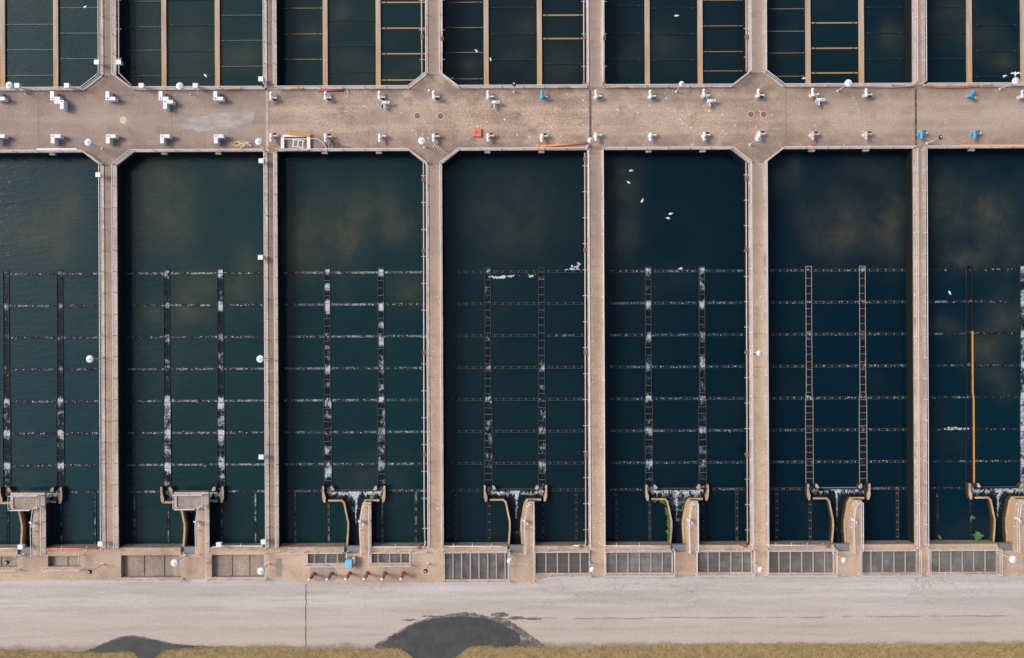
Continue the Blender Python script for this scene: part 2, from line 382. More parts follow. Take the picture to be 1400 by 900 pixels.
def in_poly(poly):
    def f(x, y):
        c_ = False; n = len(poly); j = n-1
        for i in range(n):
            if (poly[i][1] > y) != (poly[j][1] > y) and x < (poly[j][0]-poly[i][0])*(y-poly[i][1])/(poly[j][1]-poly[i][1])+poly[i][0]: c_ = not c_
            j = i
        return c_
    return f

def offset(path, d):
    out = []
    for i, p in enumerate(path):
        a = Vector(path[max(i-1,0)]); b = Vector(path[i]); c_ = Vector(path[min(i+1,len(path)-1)])
        n = Vector((0,0)); d1 = (b-a); d2 = (c_-b)
        if d1.length > 1e-6: d1.normalize()
        if d2.length > 1e-6: d2.normalize()
        n1 = Vector((-d1.y, d1.x)); n2 = Vector((-d2.y, d2.x))
        if i == 0: nn = n2
        elif i == len(path)-1: nn = n1
        else:
            nn = (n1+n2).normalized(); nn = nn/max(0.4, nn.dot(n1))
        out.append((b.x+nn.x*d, b.y+nn.y*d))
    return out

def tag(o, label, cat, group=None, kind=None):
    if label and len(label.replace('-', ' ').split()) > 16: print('LONG', label)
    if label: o['label'] = label
    if cat: o['category'] = cat
    if group: o['group'] = group
    if kind: o['kind'] = kind
    return o
def thing(name, loc, label, cat, group=None, rz=0.0):
    o = bpy.data.objects.new(name, None); o.empty_display_size = 0.3; COL.objects.link(o)
    o.location = loc; o.rotation_euler = (0, 0, rz)
    return tag(o, label, cat, group)
def structure(o): o['kind'] = 'structure'; return o
def dup(root, loc, rz=None, label=None, group=None):
    r = root.copy(); COL.objects.link(r); r.location = loc
    if rz is not None: r.rotation_euler = (0, 0, rz)
    if label:
        r['label'] = label
        if len(label.split()) > 16: print('LONG', label)
    if group: r['group'] = group
    for ch in list(root.children):
        c_ = ch.copy(); COL.objects.link(c_); c_.parent = r
        for g in list(ch.children):
            d = g.copy(); COL.objects.link(d); d.parent = c_
    return r
def inst(name, me, parent, loc, rz=0.0):
    o = bpy.data.objects.new(name, me); COL.objects.link(o); o.parent = parent; o.location = loc; o.rotation_euler = (0,0,rz); return o
def meshonly(mb, name, mat):
    o = mb.build(name, mat); me = o.data; bpy.data.objects.remove(o); return me

# ================================================================== SETTING
# plan pixels (photo pixels with the small rotation removed), deck level
XL, XR = -70, 1470
TOPE, BOTE = 118.6, 206.0      # deck edges (concrete)
DIV = {1: (140.0, 161.0), 2: (363.5, 380.0), 3: (583.5, 605.2), 4: (803.5, 826.2), 5: (1024.0, 1048.0), 6: (1249.0, 1264.5)}
SOUTH = 746.5                  # inner face of the basin's end wall
def cham(k): return k in (1, 3, 5)
CH = 23.5; CHY = 18.0          # chamfer run, rise

structure(MB().box(-95, 95, -75, 75, -6, -5.6).build('ground', M['bed']))
deck = MB(); deck.box(gx(XL), gx(XR), gy(TOPE), gy(BOTE), -4, 0)
for k in (1, 3, 5):
    a, b = DIV[k]
    for (xe, sgn) in ((a, -1), (b, 1)):
        deck.prism([(gx(xe), gy(TOPE)), (gx(xe+sgn*CH), gy(TOPE)), (gx(xe), gy(TOPE-CHY))], -4, 0)
        deck.prism([(gx(xe), gy(BOTE)), (gx(xe+sgn*CH), gy(BOTE)), (gx(xe), gy(BOTE+CHY+1))], -4, 0)
    deck.box(gx(a), gx(b), gy(TOPE-CHY), gy(TOPE), -4, 0); deck.box(gx(a), gx(b), gy(BOTE), gy(BOTE+CHY+1), -4, 0)
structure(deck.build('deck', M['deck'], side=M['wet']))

# dividing walls
UPY = -60.0                    # the upper basins run on past the frame
pairname = {1: 'first and second', 2: 'second and third', 3: 'third and fourth', 4: 'fourth and fifth', 5: 'fifth and sixth', 6: 'sixth and seventh'}
KW = 0.32
def kerbed(x0, x1, y0, y1, name, label, grp, kl=True, kr=True, joints=(), tone=1.0):
    t_ = thing(name, ((x0+x1)/2, (y0+y1)/2, 0), label, 'dividing wall', grp)
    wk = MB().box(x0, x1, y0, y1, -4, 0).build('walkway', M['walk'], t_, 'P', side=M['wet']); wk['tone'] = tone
    if kl: MB().box(x0-0.02, x0+KW, y0, y1, 0.003, 0.12).build('kerb', M['kerb'], t_, 'P')
    if kr: MB().box(x1-KW, x1+0.02, y0, y1, 0.003, 0.12).build('kerb', M['kerb'], t_, 'P')
    for jy in joints:
        MB().box(x0+KW, x1-KW, jy-0.05, jy+0.05, 0.004, 0.012).build('joint', M['kerb'], t_, 'P')
    return t_
for k, (a, b) in DIV.items():
    yb = BOTE+CHY+1 if cham(k) else BOTE
    yt = TOPE-CHY if cham(k) else TOPE
    kerbed(gx(a), gx(b), gy(SOUTH), gy(yb), 'dividing_wall', f'long tan concrete wall with walkway between the {pairname[k]} open basins', 'walls between the open basins',
           tone={1: .90, 2: .62, 3: 1.0, 4: .95, 5: .98, 6: .9}[k], joints=[gy(yb+1), gy(506), gy(700)] if k in (1, 2, 5) else ([gy(yb+6), gy(360), gy(640)] if k == 6 else [gy(505)]))
    kerbed(gx(a), gx(b), gy(yt), gy(UPY), 'dividing_wall', f'short concrete wall with walkway above the deck between the {pairname[k]} upper basins', 'walls between the upper basins',
           tone={1: .85, 2: .72, 3: .95, 4: .98, 5: 1.0, 6: 1.0}[k], joints=[gy(yt-1)])

# ------------------------------------------------------------------ railings
rail_posts = {}
def post_mesh(h, r=0.045):
    key = (h, r)
    if key not in rail_posts:
        mb = MB(); mb.tube([(0,0,0.0),(0,0,h)], r, 6); mb.box(-0.09, 0.09, -0.09, 0.09, 0.0, 0.02)
        rail_posts[key] = meshonly(mb, 'post', M['rail'])
    return rail_posts[key]
def railing(path, label, grp, h=1.05, z=0.12, step=2.6, r=0.055, name='railing', mids=(0.52,), mat=None):
    p0 = path[0]
    t_ = thing(name, (p0[0], p0[1], z), label, 'railing', grp)
    MB().tube([(x_, y_, z+h) for x_, y_ in path], r, 7).build('top_rail', mat or M['rail'], t_, 'P')
    for m_ in mids:
        MB().tube([(x_, y_, z+h*m_) for x_, y_ in path], r*0.75, 6).build('mid_rail', mat or M['rail'], t_, 'P')
    for i in range(len(path)-1):
        a, b = Vector(path[i]), Vector(path[i+1]); L = (b-a).length; n = max(1, round(L/step))
        for j in range(n+(1 if i == len(path)-2 else 0)):
            q = a.lerp(b, j/n); inst('post', post_mesh(h), t_, (q.x-p0[0], q.y-p0[1], 0))
    return t_
IN = 0.14
basin_edges = {i: (DIV[i][1] if i > 0 else XL, DIV[i+1][0] if i < 6 else XR) for i in range(7)}
GR = 'grey white railings along the basin edges'
for i in range(7):
    l, r = basin_edges[i]; lp, rp = gx(l)-IN, gx(r)+IN
    o = ORD[i]
    lc, rc = cham(i), cham(i+1)
    # kerb + rail on the deck edge
    def edgepath(yy, sg):
        p = []
        cy = gy(yy)
        if lc: p += [(gx(l), gy(yy+sg*CHY)), (gx(l+CH), cy)]
        else: p += [(gx(l), cy)]
        if rc: p += [(gx(r-CH), cy), (gx(r), gy(yy+sg*CHY))]
        else: p += [(gx(r), cy)]
        return p
    for (yy, sg, nm, rowname) in ((TOPE, -1, 'upper', 'upper'), (BOTE, 1, 'lower', 'open')):
        p = edgepath(yy, sg)
        d = 0.2 if sg < 0 else -0.2
        # the strip sits inside the deck: shift toward the deck
        q = offset(p, -0.12 if sg < 0 else 0.12)
        kt = tag(MB().strip(q, 0.12, 0.003, 0.13).build('kerb', M['kerb'], at=None), f'pale concrete kerb on the {nm} side of the deck, beside the {o} {rowname} basin', 'kerb', 'kerbs along the wide deck')
        q2 = offset(p, -0.11 if sg < 0 else 0.11)
        railing(q2, f'pale railing on the {nm} deck edge, beside the {o} {rowname} basin from the left', GR, z=0.13)
        if sg > 0:
            for kx in (-37, 37):
                xc = (l+r)/2+kx
                if 0 < xc < 1400:
                    w = MB().box(gx(xc)-0.35, gx(xc)+0.35, gy(BOTE)-0.28, gy(BOTE)-0.002, -0.5, -0.02)
                    tag(w.build('bracket', M['kerb']), f'small concrete ledge under lower deck edge, {"left" if kx < 0 else "right"} in {o} open basin', 'ledge', 'concrete ledges under the deck edge')
    if i > 0:
        y0 = BOTE+CHY if lc else BOTE+2
        railing([(lp, gy(y0)), (lp, gy(SOUTH))], f'long pale railing on the left side wall of the {o} open basin', GR)
        y0 = TOPE-CHY if lc else TOPE-2
        railing([(lp, gy(y0)), (lp, gy(UPY))], f'short pale railing on the left side wall of the {o} upper basin', GR)
    if i < 6:
        y0 = BOTE+CHY if rc else BOTE+2
        railing([(rp, gy(y0)), (rp, gy(SOUTH))], f'long pale railing on the right side wall of the {o} open basin', GR)
        y0 = TOPE-CHY if rc else TOPE-2
        railing([(rp, gy(y0)), (rp, gy(UPY))], f'short pale railing on the right side wall of the {o} upper basin', GR)

# ------------------------------------------------------------------ water
def sl(c_): return tuple(((v/255)/12.92 if v/255 < 0.04045 else ((v/255+0.055)/1.055)**2.4) for v in c_)
LOWT = [(27,60,68),(27,57,60),(23,53,58),(24,45,53),(17,40,51),(16,39,52),(17,44,56)]
UPT = [(27,60,66),(29,56,60),(31,53,56),(30,46,51),(26,46,53),(25,46,55),(23,45,54)]
# murky plumes: photo x, y, radius x, radius y, strength
PL = [(30,315,45,40,.55),(85,330,35,45,.5),(85,272,25,28,.35),(230,275,45,60,.5),(250,310,30,35,.4),(270,395,32,26,.75),(262,432,26,18,.8),(205,432,24,16,.5),(335,360,30,30,.35),(325,395,22,18,.4),
      (330,225,20,20,.3),(405,320,25,45,.5),(425,340,35,40,.5),(475,315,25,35,.7),(480,330,10,16,.6),(520,275,35,25,.3),(535,310,15,25,.7),(560,325,16,22,.7),(560,395,30,22,.6),(470,270,60,40,.3),(720,290,70,60,.25),(690,330,40,40,.25),
      (848,235,30,40,.45),(840,280,22,50,.4),(845,340,25,30,.35),(920,380,40,20,.15),(1075,235,20,28,.4),(1160,325,25,25,.8),(1145,300,50,45,.35),(1215,320,26,40,.6),(1225,290,22,30,.4),(1185,235,60,25,.25),(1100,290,20,30,.2),
      (1310,280,40,50,.35),(1355,300,30,30,.7),(1320,355,25,14,.8),(1390,345,20,25,.6),(1285,300,20,50,.35),(1350,470,30,28,.65),(1290,440,18,18,.5),(1385,430,25,30,.5),(1365,520,22,22,.45),
      (325,75,22,18,.5),(262,60,25,30,.3),(205,60,20,30,.3),(425,45,18,12,.45),(480,85,28,16,.4),(470,15,20,15,.4),(560,100,20,15,.25),(630,95,25,12,.4),(715,40,22,20,.35),(700,75,22,14,.3),(765,85,22,20,.3),(850,80,22,20,.3),(905,60,28,30,.35),(1210,55,18,18,.5),(1070,60,18,18,.2),(1310,20,24,18,.35),(1370,90,22,12,.6),(1345,60,24,20,.3)]
PW = [(X(a,b,WATER), Y(a,b,WATER), c_*K, d*K, s) for a, b, c_, d, s in PL]
def water_sheet(x0, x1, y0, y1, tint, extra):
    nx, ny = max(2, int((x1-x0)/0.42)), max(2, int((y1-y0)/0.42))
    vs = []; alg = []; tn = []
    tl = tuple(max(0.0006, (v-q)/1.15) for v, q in zip(sl(tint), (0.0045, 0.006, 0.008)))
    for j in range(ny+1):
        for i in range(nx+1):
            x_, y_ = x0+(x1-x0)*i/nx, y0+(y1-y0)*j/ny
            w = mnoise.noise_vector(Vector((x_*0.22, y_*0.14, 3.1)))*1.7
            a = 0
            for px, py, rx, ry, s in PW:
                u = ((x_+w.x-px)/rx)**2+((y_+w.y-py)/ry)**2
                if u < 6: a += s*math.exp(-u)
            a += extra*max(0, mnoise.fractal(Vector((x_*0.09, y_*0.09, 9)), 0.8, 2.0, 4))
            vs.append((x_, y_, WATER)); alg.append(min(1.0, a)); tn.append((*tl, 1))
    fs = [(j*(nx+1)+i, j*(nx+1)+i+1, (j+1)*(nx+1)+i+1, (j+1)*(nx+1)+i) for j in range(ny) for i in range(nx)]
    me = bpy.data.meshes.new('water'); me.from_pydata(vs, [], fs)
    at = me.attributes.new('algae', 'FLOAT', 'POINT'); at.data.foreach_set('value', alg)
    at = me.attributes.new('tint', 'FLOAT_COLOR', 'POINT'); at.data.foreach_set('color', [q for c_ in tn for q in c_])
    me.materials.append(M['water']); me.update()
    o = bpy.data.objects.new('water', me); COL.objects.link(o); return structure(o)
for i in range(7):
    l, r = basin_edges[i]
    e = [.25,.3,.25,.12,.06,.1,.2][i]
    water_sheet(gx(l), gx(r), gy(SOUTH), gy(BOTE), LOWT[i], e)
    water_sheet(gx(l), gx(r), gy(TOPE), gy(UPY), UPT[i], e)

# ------------------------------------------------------------------ upper basins: baffles and beams
ZB = WATER+0.30
baf = {0: [3.2, 76], 1: [224, 297], 2: [444.5, 517], 3: [664.6, 737.5], 4: [885, 957.4], 5: [1105, 1178], 6: [1325.6, 1399.5]}
bw = 0.30
bx_w = {}
for i in range(7):
    bx_w[i] = [X(px, 60, ZB) for px in baf[i]]
    for j, xw in enumerate(bx_w[i]):
        t_ = tag(MB().box(xw-bw, xw+bw, gy(TOPE)+0.02, gy(UPY), -3.2, ZB).build('baffle_wall', M['baffle'], at=(xw, gy(TOPE), 0)),
            f'{"left" if j == 0 else "right"} tan timber baffle wall standing in the {ORD[i]} upper basin', 'baffle wall', 'baffle walls in the upper basins')
BEAM = {(0,1): ([33.7,68.4,103.4], 'beamgrey'), (0,2): ([10.9,45.6,80.6], 'beamgrey'), (1,0): ([2,37,69,104], 'beamgrey'), (1,1): ([0,34.7,70,104.6], 'beamdark'), (1,2): ([21,55.6,91], 'beamgrey'),
 (2,0): ([11.4,46.7,81.4], 'beambrown'), (2,1): ([28,63,99], 'beamdark'), (2,2): ([3.5,38.8,73.8,109.7], 'beamorange'), (3,0): ([3.3,38,72,108], 'beambrown'), (3,1): ([10.3,46.7,82], 'beamdark'),
 (3,2): ([21,53,87.7], 'beamorange'), (4,0): ([8.1,45.6,82.5], 'beamdark'), (4,1): ([11.4,46.7,82.2], 'beamdark'), (4,2): ([0.5,35.6,70.8,97.2], 'beamrust'), (5,0): ([12.2,42.9,72.7,104.5], 'beambrown'),
 (5,1): ([31.5,66.2,100], 'beamorange'), (5,2): ([10,45.6,81], 'beamdark'), (6,0): ([10,45.6,80.6], 'beamdark'), (6,1): ([34.5,70,105], 'beamdark')}
M['beamrust'] = paint('rust_beam', (0.36, 0.16, 0.08), 0.6, 0.35, (0.2, 0.1, 0.06))
BN = {'beamgrey': 'thin grey', 'beamdark': 'thin black', 'beambrown': 'thin brown', 'beamorange': 'orange', 'beamrust': 'thin rust red'}
for (i, b), (ys, mt) in BEAM.items():
    l, r = basin_edges[i]
    xs = [gx(l)]+bx_w[i]+[gx(r)]
    x0, x1 = xs[b]+(bw if b else 0)+(0.5 if b == 0 else 0.12), xs[b+1]-(bw if b < 2 else 0)-0.12
    for q, py in enumerate(ys):
        m_ = mt
        if (i, b) == (3, 2) and q == 2: m_ = 'beamdark'
        zb = WATER+0.10
        yw = Y((x0/K+700), py, zb)
        th = 0.085 if m_ in ('beamorange',) else 0.045
        t_ = thing('cross_beam', ((x0+x1)/2, yw, WATER), f'{BN[m_]} beam across {["left","middle","right"][b]} bay of {ORD[i]} upper basin, {ORD[len(ys)-1-q]} from deck', 'beam', 'beams across the upper basins')
        MB().box(x0, x1, yw-th, yw+th, WATER-0.3, zb).build('beam', M[m_], t_, 'P')
        for xe in (x0+0.55, x1-0.55):
            MB().box(xe-0.07, xe+0.07, yw-th-0.03, yw+th+0.03, WATER-0.3, zb+0.04).build('bracket', M['trgrey'], t_, 'P')

# ------------------------------------------------------------------ launder troughs of the open basins
ZT = WATER+0.12
mids = [704+219.6*(i-3) for i in range(7)]
HALF = 36.7
YR = [371.7+43.65*k for k in range(7)]+[670.3]
def zy(py, z=ZT): return -(py-450)*K*(H-z)/H
TROW = [zy(v) for v in YR]
SHADE = {0: 'trdark', 1: 'trdark', 2: 'trgrey', 3: 'trgrey', 4: 'trgrey', 5: 'trtan', 6: 'trdark'}
FM = {0: (.34,.50), 1: (.40,.58), 2: (.48,.47), 3: (.35,.40), 4: (.42,.42), 5: (.32,.34), 6: (.3,.3)}
FL = {0: .46, 1: .55, 2: .54, 3: .34, 4: .42, 5: .34, 6: .40}
strapm = {}
def strap_mesh(w, mat, t_=0.042):
    k = (round(w, 3), mat)
    if k not in strapm: strapm[k] = meshonly(MB().box(-w, w, -t_/2, t_/2, 0.0, 0.04), 'strap', M[mat])
    return strapm[k]
TX = {}
for i in range(7):
    for s, sn in ((-1, 'left'), (1, 'right')):
        px = mids[i]+s*HALF
        xw = X(px, 535, ZT); TX[(i, s)] = xw
        if px > 1410 or px < -10: continue
        ytop, yj, yend = TROW[0]+0.45, TROW[4]+0.05, zy(664)
        t_ = thing('launder_trough', (xw, ytop, ZT), f'long {"tan steel" if i == 5 else "dark"} trough, {sn} one of two down the {ORD[i]} open basin', 'trough', 'long troughs in the open basins')
        if i == 6: t_['label'] = ('dark trough with one bright orange side, in the seventh open basin', 'trough filled with white foam at the right border of the seventh open basin')[0 if s < 0 else 1]
        a, b = 0.36, 0.47
        th = 0.026 if i != 5 else 0.027
        for sd in (-1, 1):
            mat = M[SHADE[i]]
            path = [(xw+sd*a, ytop), (xw+sd*a, yj+0.6), (xw+sd*b, yj-0.2), (xw+sd*b, yend)]
            if i == 6 and s < 0 and sd > 0:
                ycut = TROW[2]+0.3
                MB().strip([(xw+sd*a, ytop), (xw+sd*a, ycut)], th, WATER-0.6, ZT).build('side_wall', mat, t_, 'P')
                MB().strip([(xw+sd*a, ycut), (xw+sd*a, yj+0.6), (xw+sd*b, yj-0.2), (xw+sd*b, yend)], 0.09, WATER-0.6, ZT+0.03).build('side_wall', M['amber'], t_, 'P')['label'] = 'bright orange trough side'
                continue
            MB().strip(path, th, WATER-0.6, ZT).build('side_wall', mat, t_, 'P')
        MB().box(xw-a-0.05, xw+a+0.05, ytop, ytop+0.08, WATER-0.6, ZT+0.01).build('end_plate', M[SHADE[i]], t_, 'P')
        f0, f1 = FM[i]
        if i == 6 and s > 0: f0, f1 = .62, .68
        seed = i*7.3+s*2.1
        hd = {0: .24, 1: .27, 2: .27, 3: .21, 4: .27, 5: .20, 6: .2}[i]
        pt_ = {0: .10, 1: .22, 2: .36, 3: .20, 4: .16, 5: .08, 6: .1}[i]
        def dens(x_, y_, seed=seed, hd=hd, pt_=pt_):
            d_ = 0
            for yr in TROW[:7]:
                u = yr+0.15-y_
                if -0.3 < u < 2.2: d_ = max(d_, hd*math.exp(-(max(0, u-0.15)/0.6)**2)*(1 if u > -0.15 else 0.5))
            d_ += pt_*max(-0.3, mnoise.noise(Vector((seed+x_*0.35, y_*0.9, 0))))*1.7
            return d_
        grid_water(xw-a+0.02, xw+a-0.02, yj+0.6, ytop, WATER+0.012, 0.17, dens, 'trough_water', M['foamtrough'], t_, f0-0.05)
        grid_water(xw-b+0.03, xw+b-0.03, yend, yj-0.2, WATER+0.012, 0.17, dens, 'trough_water', M['foamtrough'], t_, f1-0.03)
        grid_water(xw-a+0.02, xw+a-0.02, yj-0.2, yj+0.6, WATER+0.012, 0.17, dens, 'trough_water', M['foamtrough'], t_, f1)
        stm = SHADE[i] if i in (0, 1, 5, 6) else 'strap'
        y_ = ytop-0.5; q = 0
        while y_ > yend+0.3:
            ww = a if y_ > yj+0.6 else b
            inst('strap', strap_mesh(ww-0.03, stm), t_, (xw-xw, y_-ytop, -0.05-0.002*0))
            y_ -= 0.95 if y_ > yj else 0.82

def cross(x0, x1, y0, y1, vertical, label, grp, mat, foam, label_cat='weir trough'):
    """narrow ladder-like weir trough"""
    hw = 0.15; z0 = ZT-0.03
    if vertical: cx, cy = (x0+x1)/2, y0
    else: cx, cy = x0, (y0+y1)/2
    t_ = thing('weir_trough', (cx, cy, z0), label, label_cat, grp)
    for sd in (-1, 1):
        th = 0.017
        if vertical: MB().box(cx+sd*hw-th, cx+sd*hw+th, y0, y1, WATER-0.4, z0).build('weir_plate', M['trbrown' if mat == 'trtan' else mat], t_, 'P')
        else: MB().box(x0, x1, cy+sd*hw-th, cy+sd*hw+th, WATER-0.4, z0).build('weir_plate', M['trbrown' if mat == 'trtan' else mat], t_, 'P')
    if vertical: w = MB().box(cx-hw+.025, cx+hw-.025, y0, y1, WATER-0.2, WATER+0.011)
    else: w = MB().box(x0, x1, cy-hw+.025, cy+hw-.025, WATER-0.2, WATER+0.011)
    w = w.build('weir_water', M['foamlat'], t_, 'P'); w['foam'] = foam
    L = abs(y1-y0) if vertical else x1-x0
    n = max(2, round(L/0.95))
    for q in range(n):
        d = L*(q+0.5)/n
        if vertical: inst('strap', strap_mesh(hw-0.025, 'strap' if mat == 'trgrey' else 'trgrey' if mat == 'trdark' else mat, 0.06), t_, (0, (y1-y0)*(q+.5)/n, -0.03))
        else: inst('strap', strap_mesh(hw-0.025, 'strap' if mat == 'trgrey' else 'trgrey' if mat == 'trdark' else mat, 0.06), t_, (d, 0, -0.03), pi/2)
    return t_
MATN = {'trdark': 'black', 'trgrey': 'grey', 'trtan': 'tan'}
for i in range(7):
    l, r = basin_edges[i]; mt = SHADE[i] if i != 0 and i != 1 and i != 6 else 'trdark'
    for k in range(8):
        yr = TROW[k]
        hw = (0.40 if k < 4 else 0.51)
        podl = 0.95 if k == 7 else 0
        segs = [(gx(l)+({3: 0.5, 4: 0.8, 5: 0.9}.get(i, 0.25) if i > 0 else 0), TX[(i,-1)]-hw-(0.35 if k == 7 else 0), 'left'), (TX[(i,-1)]+hw, TX[(i,1)]-hw, 'middle'), (TX[(i,1)]+hw+(0.35 if k == 7 else 0), gx(r)-0.03, 'right')]
        for x0, x1, sn in segs:
            if k == 7 and sn == 'middle': continue
            if x1 < -62.5 or x0 > 62.5 or x1-x0 < 0.5: continue
            x0c = max(x0, -70)
            cross(x0c, x1, yr, yr, False, f'narrow {MATN[mt]} weir trough, {ORD[k]} row from top, {sn} bay of {ORD[i]} open basin', 'cross weir troughs in the open basins', mt, FL[i]+R.uniform(-.06, .06))
    for s, off, sn in ((-1, -46, 'first'), (-1, 0, 'second'), (1, 0, 'third'), (1, 46, 'fourth')):
        px = mids[i]+s*HALF+off*1.0
        if px < -5 or px > 1402: continue
        xw = TX[(i, s)]+off*K*1.0133+(0.06)
        y0 = TROW[7]-0.2 if off else zy(686)
        cross(xw, xw, gy(SOUTH)+0.05, y0, True, f'short {MATN[mt]} weir trough meeting the end wall, {sn} from left in {ORD[i]} open basin', 'short weir troughs by the end wall', mt, FL[i]+R.uniform(-.04, .04))

# ------------------------------------------------------------------ T-shaped collection channels and piers
ZC = -1.25
def zc(py, z=ZC): return -(py-450)*K*(H-z)/H
CF = {0: .56, 1: .58, 2: .52, 3: .46, 4: .56, 5: .42, 6: .48}
for i in range(7):
    mx = (TX[(i,-1)]+TX[(i,1)])/2
    ZW = -0.5 if i < 2 else ZC
    p = lambda dx, py, z=ZC: (mx+dx*K*(H-z)/H, zc(py, z))
    t_ = thing('collection_channel', (mx, zc(690), WATER), f'T shaped tan funnel channel at the foot of the {ORD[i]} open basin', 'channel', 'T shaped channels at the foot of the open basins')
    th = 0.11
    MB().strip([p(-35, 683.5), p(-16.5, 683.5), p(-13.2, 687), p(-7.9, 713.5), p(-7.9, 723), p(-9.8, 747.5)], th, -3.2, ZW).build('channel_wall', M['tan'], t_, 'P', side=M['wetch'])
    MB().strip([p(35, 683.5), p(16, 683.5), p(12.7, 688.5), p(7.9, 713.5), p(7.9, 723), p(9.4, 747.5)], th+0.02, -3.2, ZC).build('channel_wall', M['tan'], t_, 'P', side=M['wetch'])
    for sd in (-1, 1):
        MB().prism([p(sd*43.4, 667), p(sd*41.4, 667), p(sd*40.2, 674), p(sd*38.4, 679.5), p(sd*38.9, 685.6), p(sd*41.2, 686), p(sd*43.2, 680)], -3.2, ZC+0.02).build('end_wall', M['tan'], t_, 'P', side=M['wetch'])
        MB().prism([p(sd*43.2, 663.5), p(sd*40.8, 663.5), p(sd*40.2, 668), p(sd*43.2, 668)], -3.2, ZC+0.09).build('gate_post', M['tan'], t_, 'P', side=M['wetch'])
        MB().prism([p(sd*31.6, 663.8), p(sd*29.4, 663.8), p(sd*26.6, 667.8), p(sd*27.4, 669.8), p(sd*30.6, 669.6), p(sd*31.8, 668)], -3.2, ZC).build('gate_post', M['tan'], t_, 'P', side=M['wetch'])
    MB().box(mx-28*K, mx+28*K, zc(670.4)-0.06, zc(670.4)+0.06, -3.2, WATER+0.10).build('overflow_weir', M['trgrey'] if i != 5 else M['steel'], t_, 'P')
    z3 = WATER+0.02
    poly = [p(-39, 665, z3), p(-33, 665, z3), p(-29, 671, z3), p(29, 671, z3), p(33, 665, z3), p(39, 665, z3), p(37.5, 682.5, z3), p(17, 682.5, z3), p(12, 689, z3), p(7.2, 713.5, z3), p(7.2, 723, z3), p(8.6, 751, z3), p(-9, 751, z3), p(-7.2, 723, z3), p(-7.2, 713.5, z3), p(-12.4, 687, z3), p(-16, 682.5, z3), p(-37.5, 682.5, z3)]
    tg = {0: .3, 1: .35, 2: .55, 3: .5, 4: .26, 5: .42, 6: .42}[i]
    arms = {0: .3, 1: .34, 2: .30, 3: .30, 4: .24, 5: .26, 6: .34}[i]
    def cd(x_, y_, mx=mx, tg=tg, arms=arms, i=i):
        px_ = (x_-mx)/K/1.018; py_ = 450-y_/K*H/(H-z3)
        w_ = mnoise.noise(Vector((x_*0.8, y_*0.8, i*3.7)))
        wd_ = 1.0+7.0*max(0, (690-py_)/20.0)**2
        d_ = tg*math.exp(-((px_-1.5*w_-1.0)/wd_)**2)*(1 if py_ < 708 else max(0, 1-(py_-708)/12))
        cy_ = 676+0.0
        d_ += arms*math.exp(-((py_-(675-abs(px_)*0.06)-2.0*w_)/3.2)**2)*min(1, abs(px_)/14)
        d_ += 0.22*math.exp(-((abs(px_)-36)/4)**2-((py_-667)/3.5)**2)
        if py_ > 722 and i in (3, 5): d_ += 0.22*math.exp(-((py_-727)/6)**2)
        if 700 < py_: d_ -= 0.12
        return d_
    xs_ = [q_[0] for q_ in poly]; ys_ = [q_[1] for q_ in poly]
    grid_water(min(xs_), max(xs_), min(ys_), max(ys_), z3, 0.14, cd, 'channel_water', M['foamchan'], t_, CF[i]-0.06, in_poly(poly))
    # steel cover where the channel dives under the end wall
    MB().box(mx-11*K, mx+9.4*K, zc(756), gy(SOUTH)-0.02, -1.0, -0.30).build('cover_plate', M['steel'], t_, 'P')
    pr = 28 if i < 2 else 26
    q = lambda dx, py: (mx+dx*K, gy(py))
    lab = f'narrow tan concrete pier beside the funnel channel of the {ORD[i]} open basin'
    pt = thing('concrete_pier', (mx+18*K, gy(720), 0), lab, 'pier', 'piers beside the funnel channels')
    poly = [q(12.6, 692), q(10.0, 713), q(9.6, 723), q(11.2, SOUTH-0.05), q(pr, SOUTH-0.05), q(pr, 686), q(17, 686)]
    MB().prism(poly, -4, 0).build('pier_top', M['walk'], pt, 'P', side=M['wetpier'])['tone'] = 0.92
    MB().box(mx+(pr-3.6)*K, mx+pr*K+0.02, gy(754), gy(686.2), 0.003, 0.12).build('kerb', M['kerb'], pt, 'P')
    railing([q(pr-1.4, 792 if i == 1 else 754), q(pr-1.4, 688), q(19.5, 688), q(15.4, 692), q(12.6, 713), q(12.4, 723), q(13.4, 756)], f'pale railing looping round the pier beside the {ORD[i]} funnel channel', 'railings round the piers', z=0.02, step=2.2)
    # small sluice actuator on the pier
    g_ = thing('sluice_actuator', (mx+12.6*K, gy(711), 0), f'small white sluice actuator on the pier in the {ORD[i]} open basin', 'actuator', 'white sluice actuators on the piers')
    MB().tube([(0,0,0),(0,0,0.75)], 0.07, 8).build('pedestal', M['white'], g_)
    MB().tube([(-0.28,0.16,0.8),(0.22,-0.12,0.8)], 0.12, 10).build('gearbox', M['white'], g_)
    MB().lathe([(0.02,0.0),(0.2,0.0),(0.2,0.04),(0.02,0.04)], (0.2,-0.3,0.85), 14).build('handwheel', M['white'], g_)
    if i < 2:
        t2 = thing('platform', (mx, gy(683), 0), f'brown concrete platform with white rails bridging the channel of the {ORD[i]} open basin', 'platform', 'platforms over the channels')
        MB().box(mx-18*K, mx+pr*K, gy(693.5), gy(671.5), -0.25, 0.06).build('slab', M['pit'], t2, 'P', side=M['kerb'])
        MB().strip([q(-17.5, 693), q(-17.5, 672.2), q(pr-0.6, 672.2)], 0.16, 0.063, 0.2).build('kerb', M['kerb'], t2, 'P')
        MB().box(mx+(pr-5.5)*K, mx+pr*K, gy(693.4), gy(674.5), 0.063, 0.22).build('kerb', M['kerb'], t2, 'P')
        railing([q(12, 692.6), q(-14.5, 692.6), q(-16.6, 690), q(-16.6, 673.2), q(pr-6, 673.2), q(pr-6, 690)], f'white railing round the platform over the {ORD[i]} funnel channel', 'railings round the platforms', z=0.2, step=2.0)

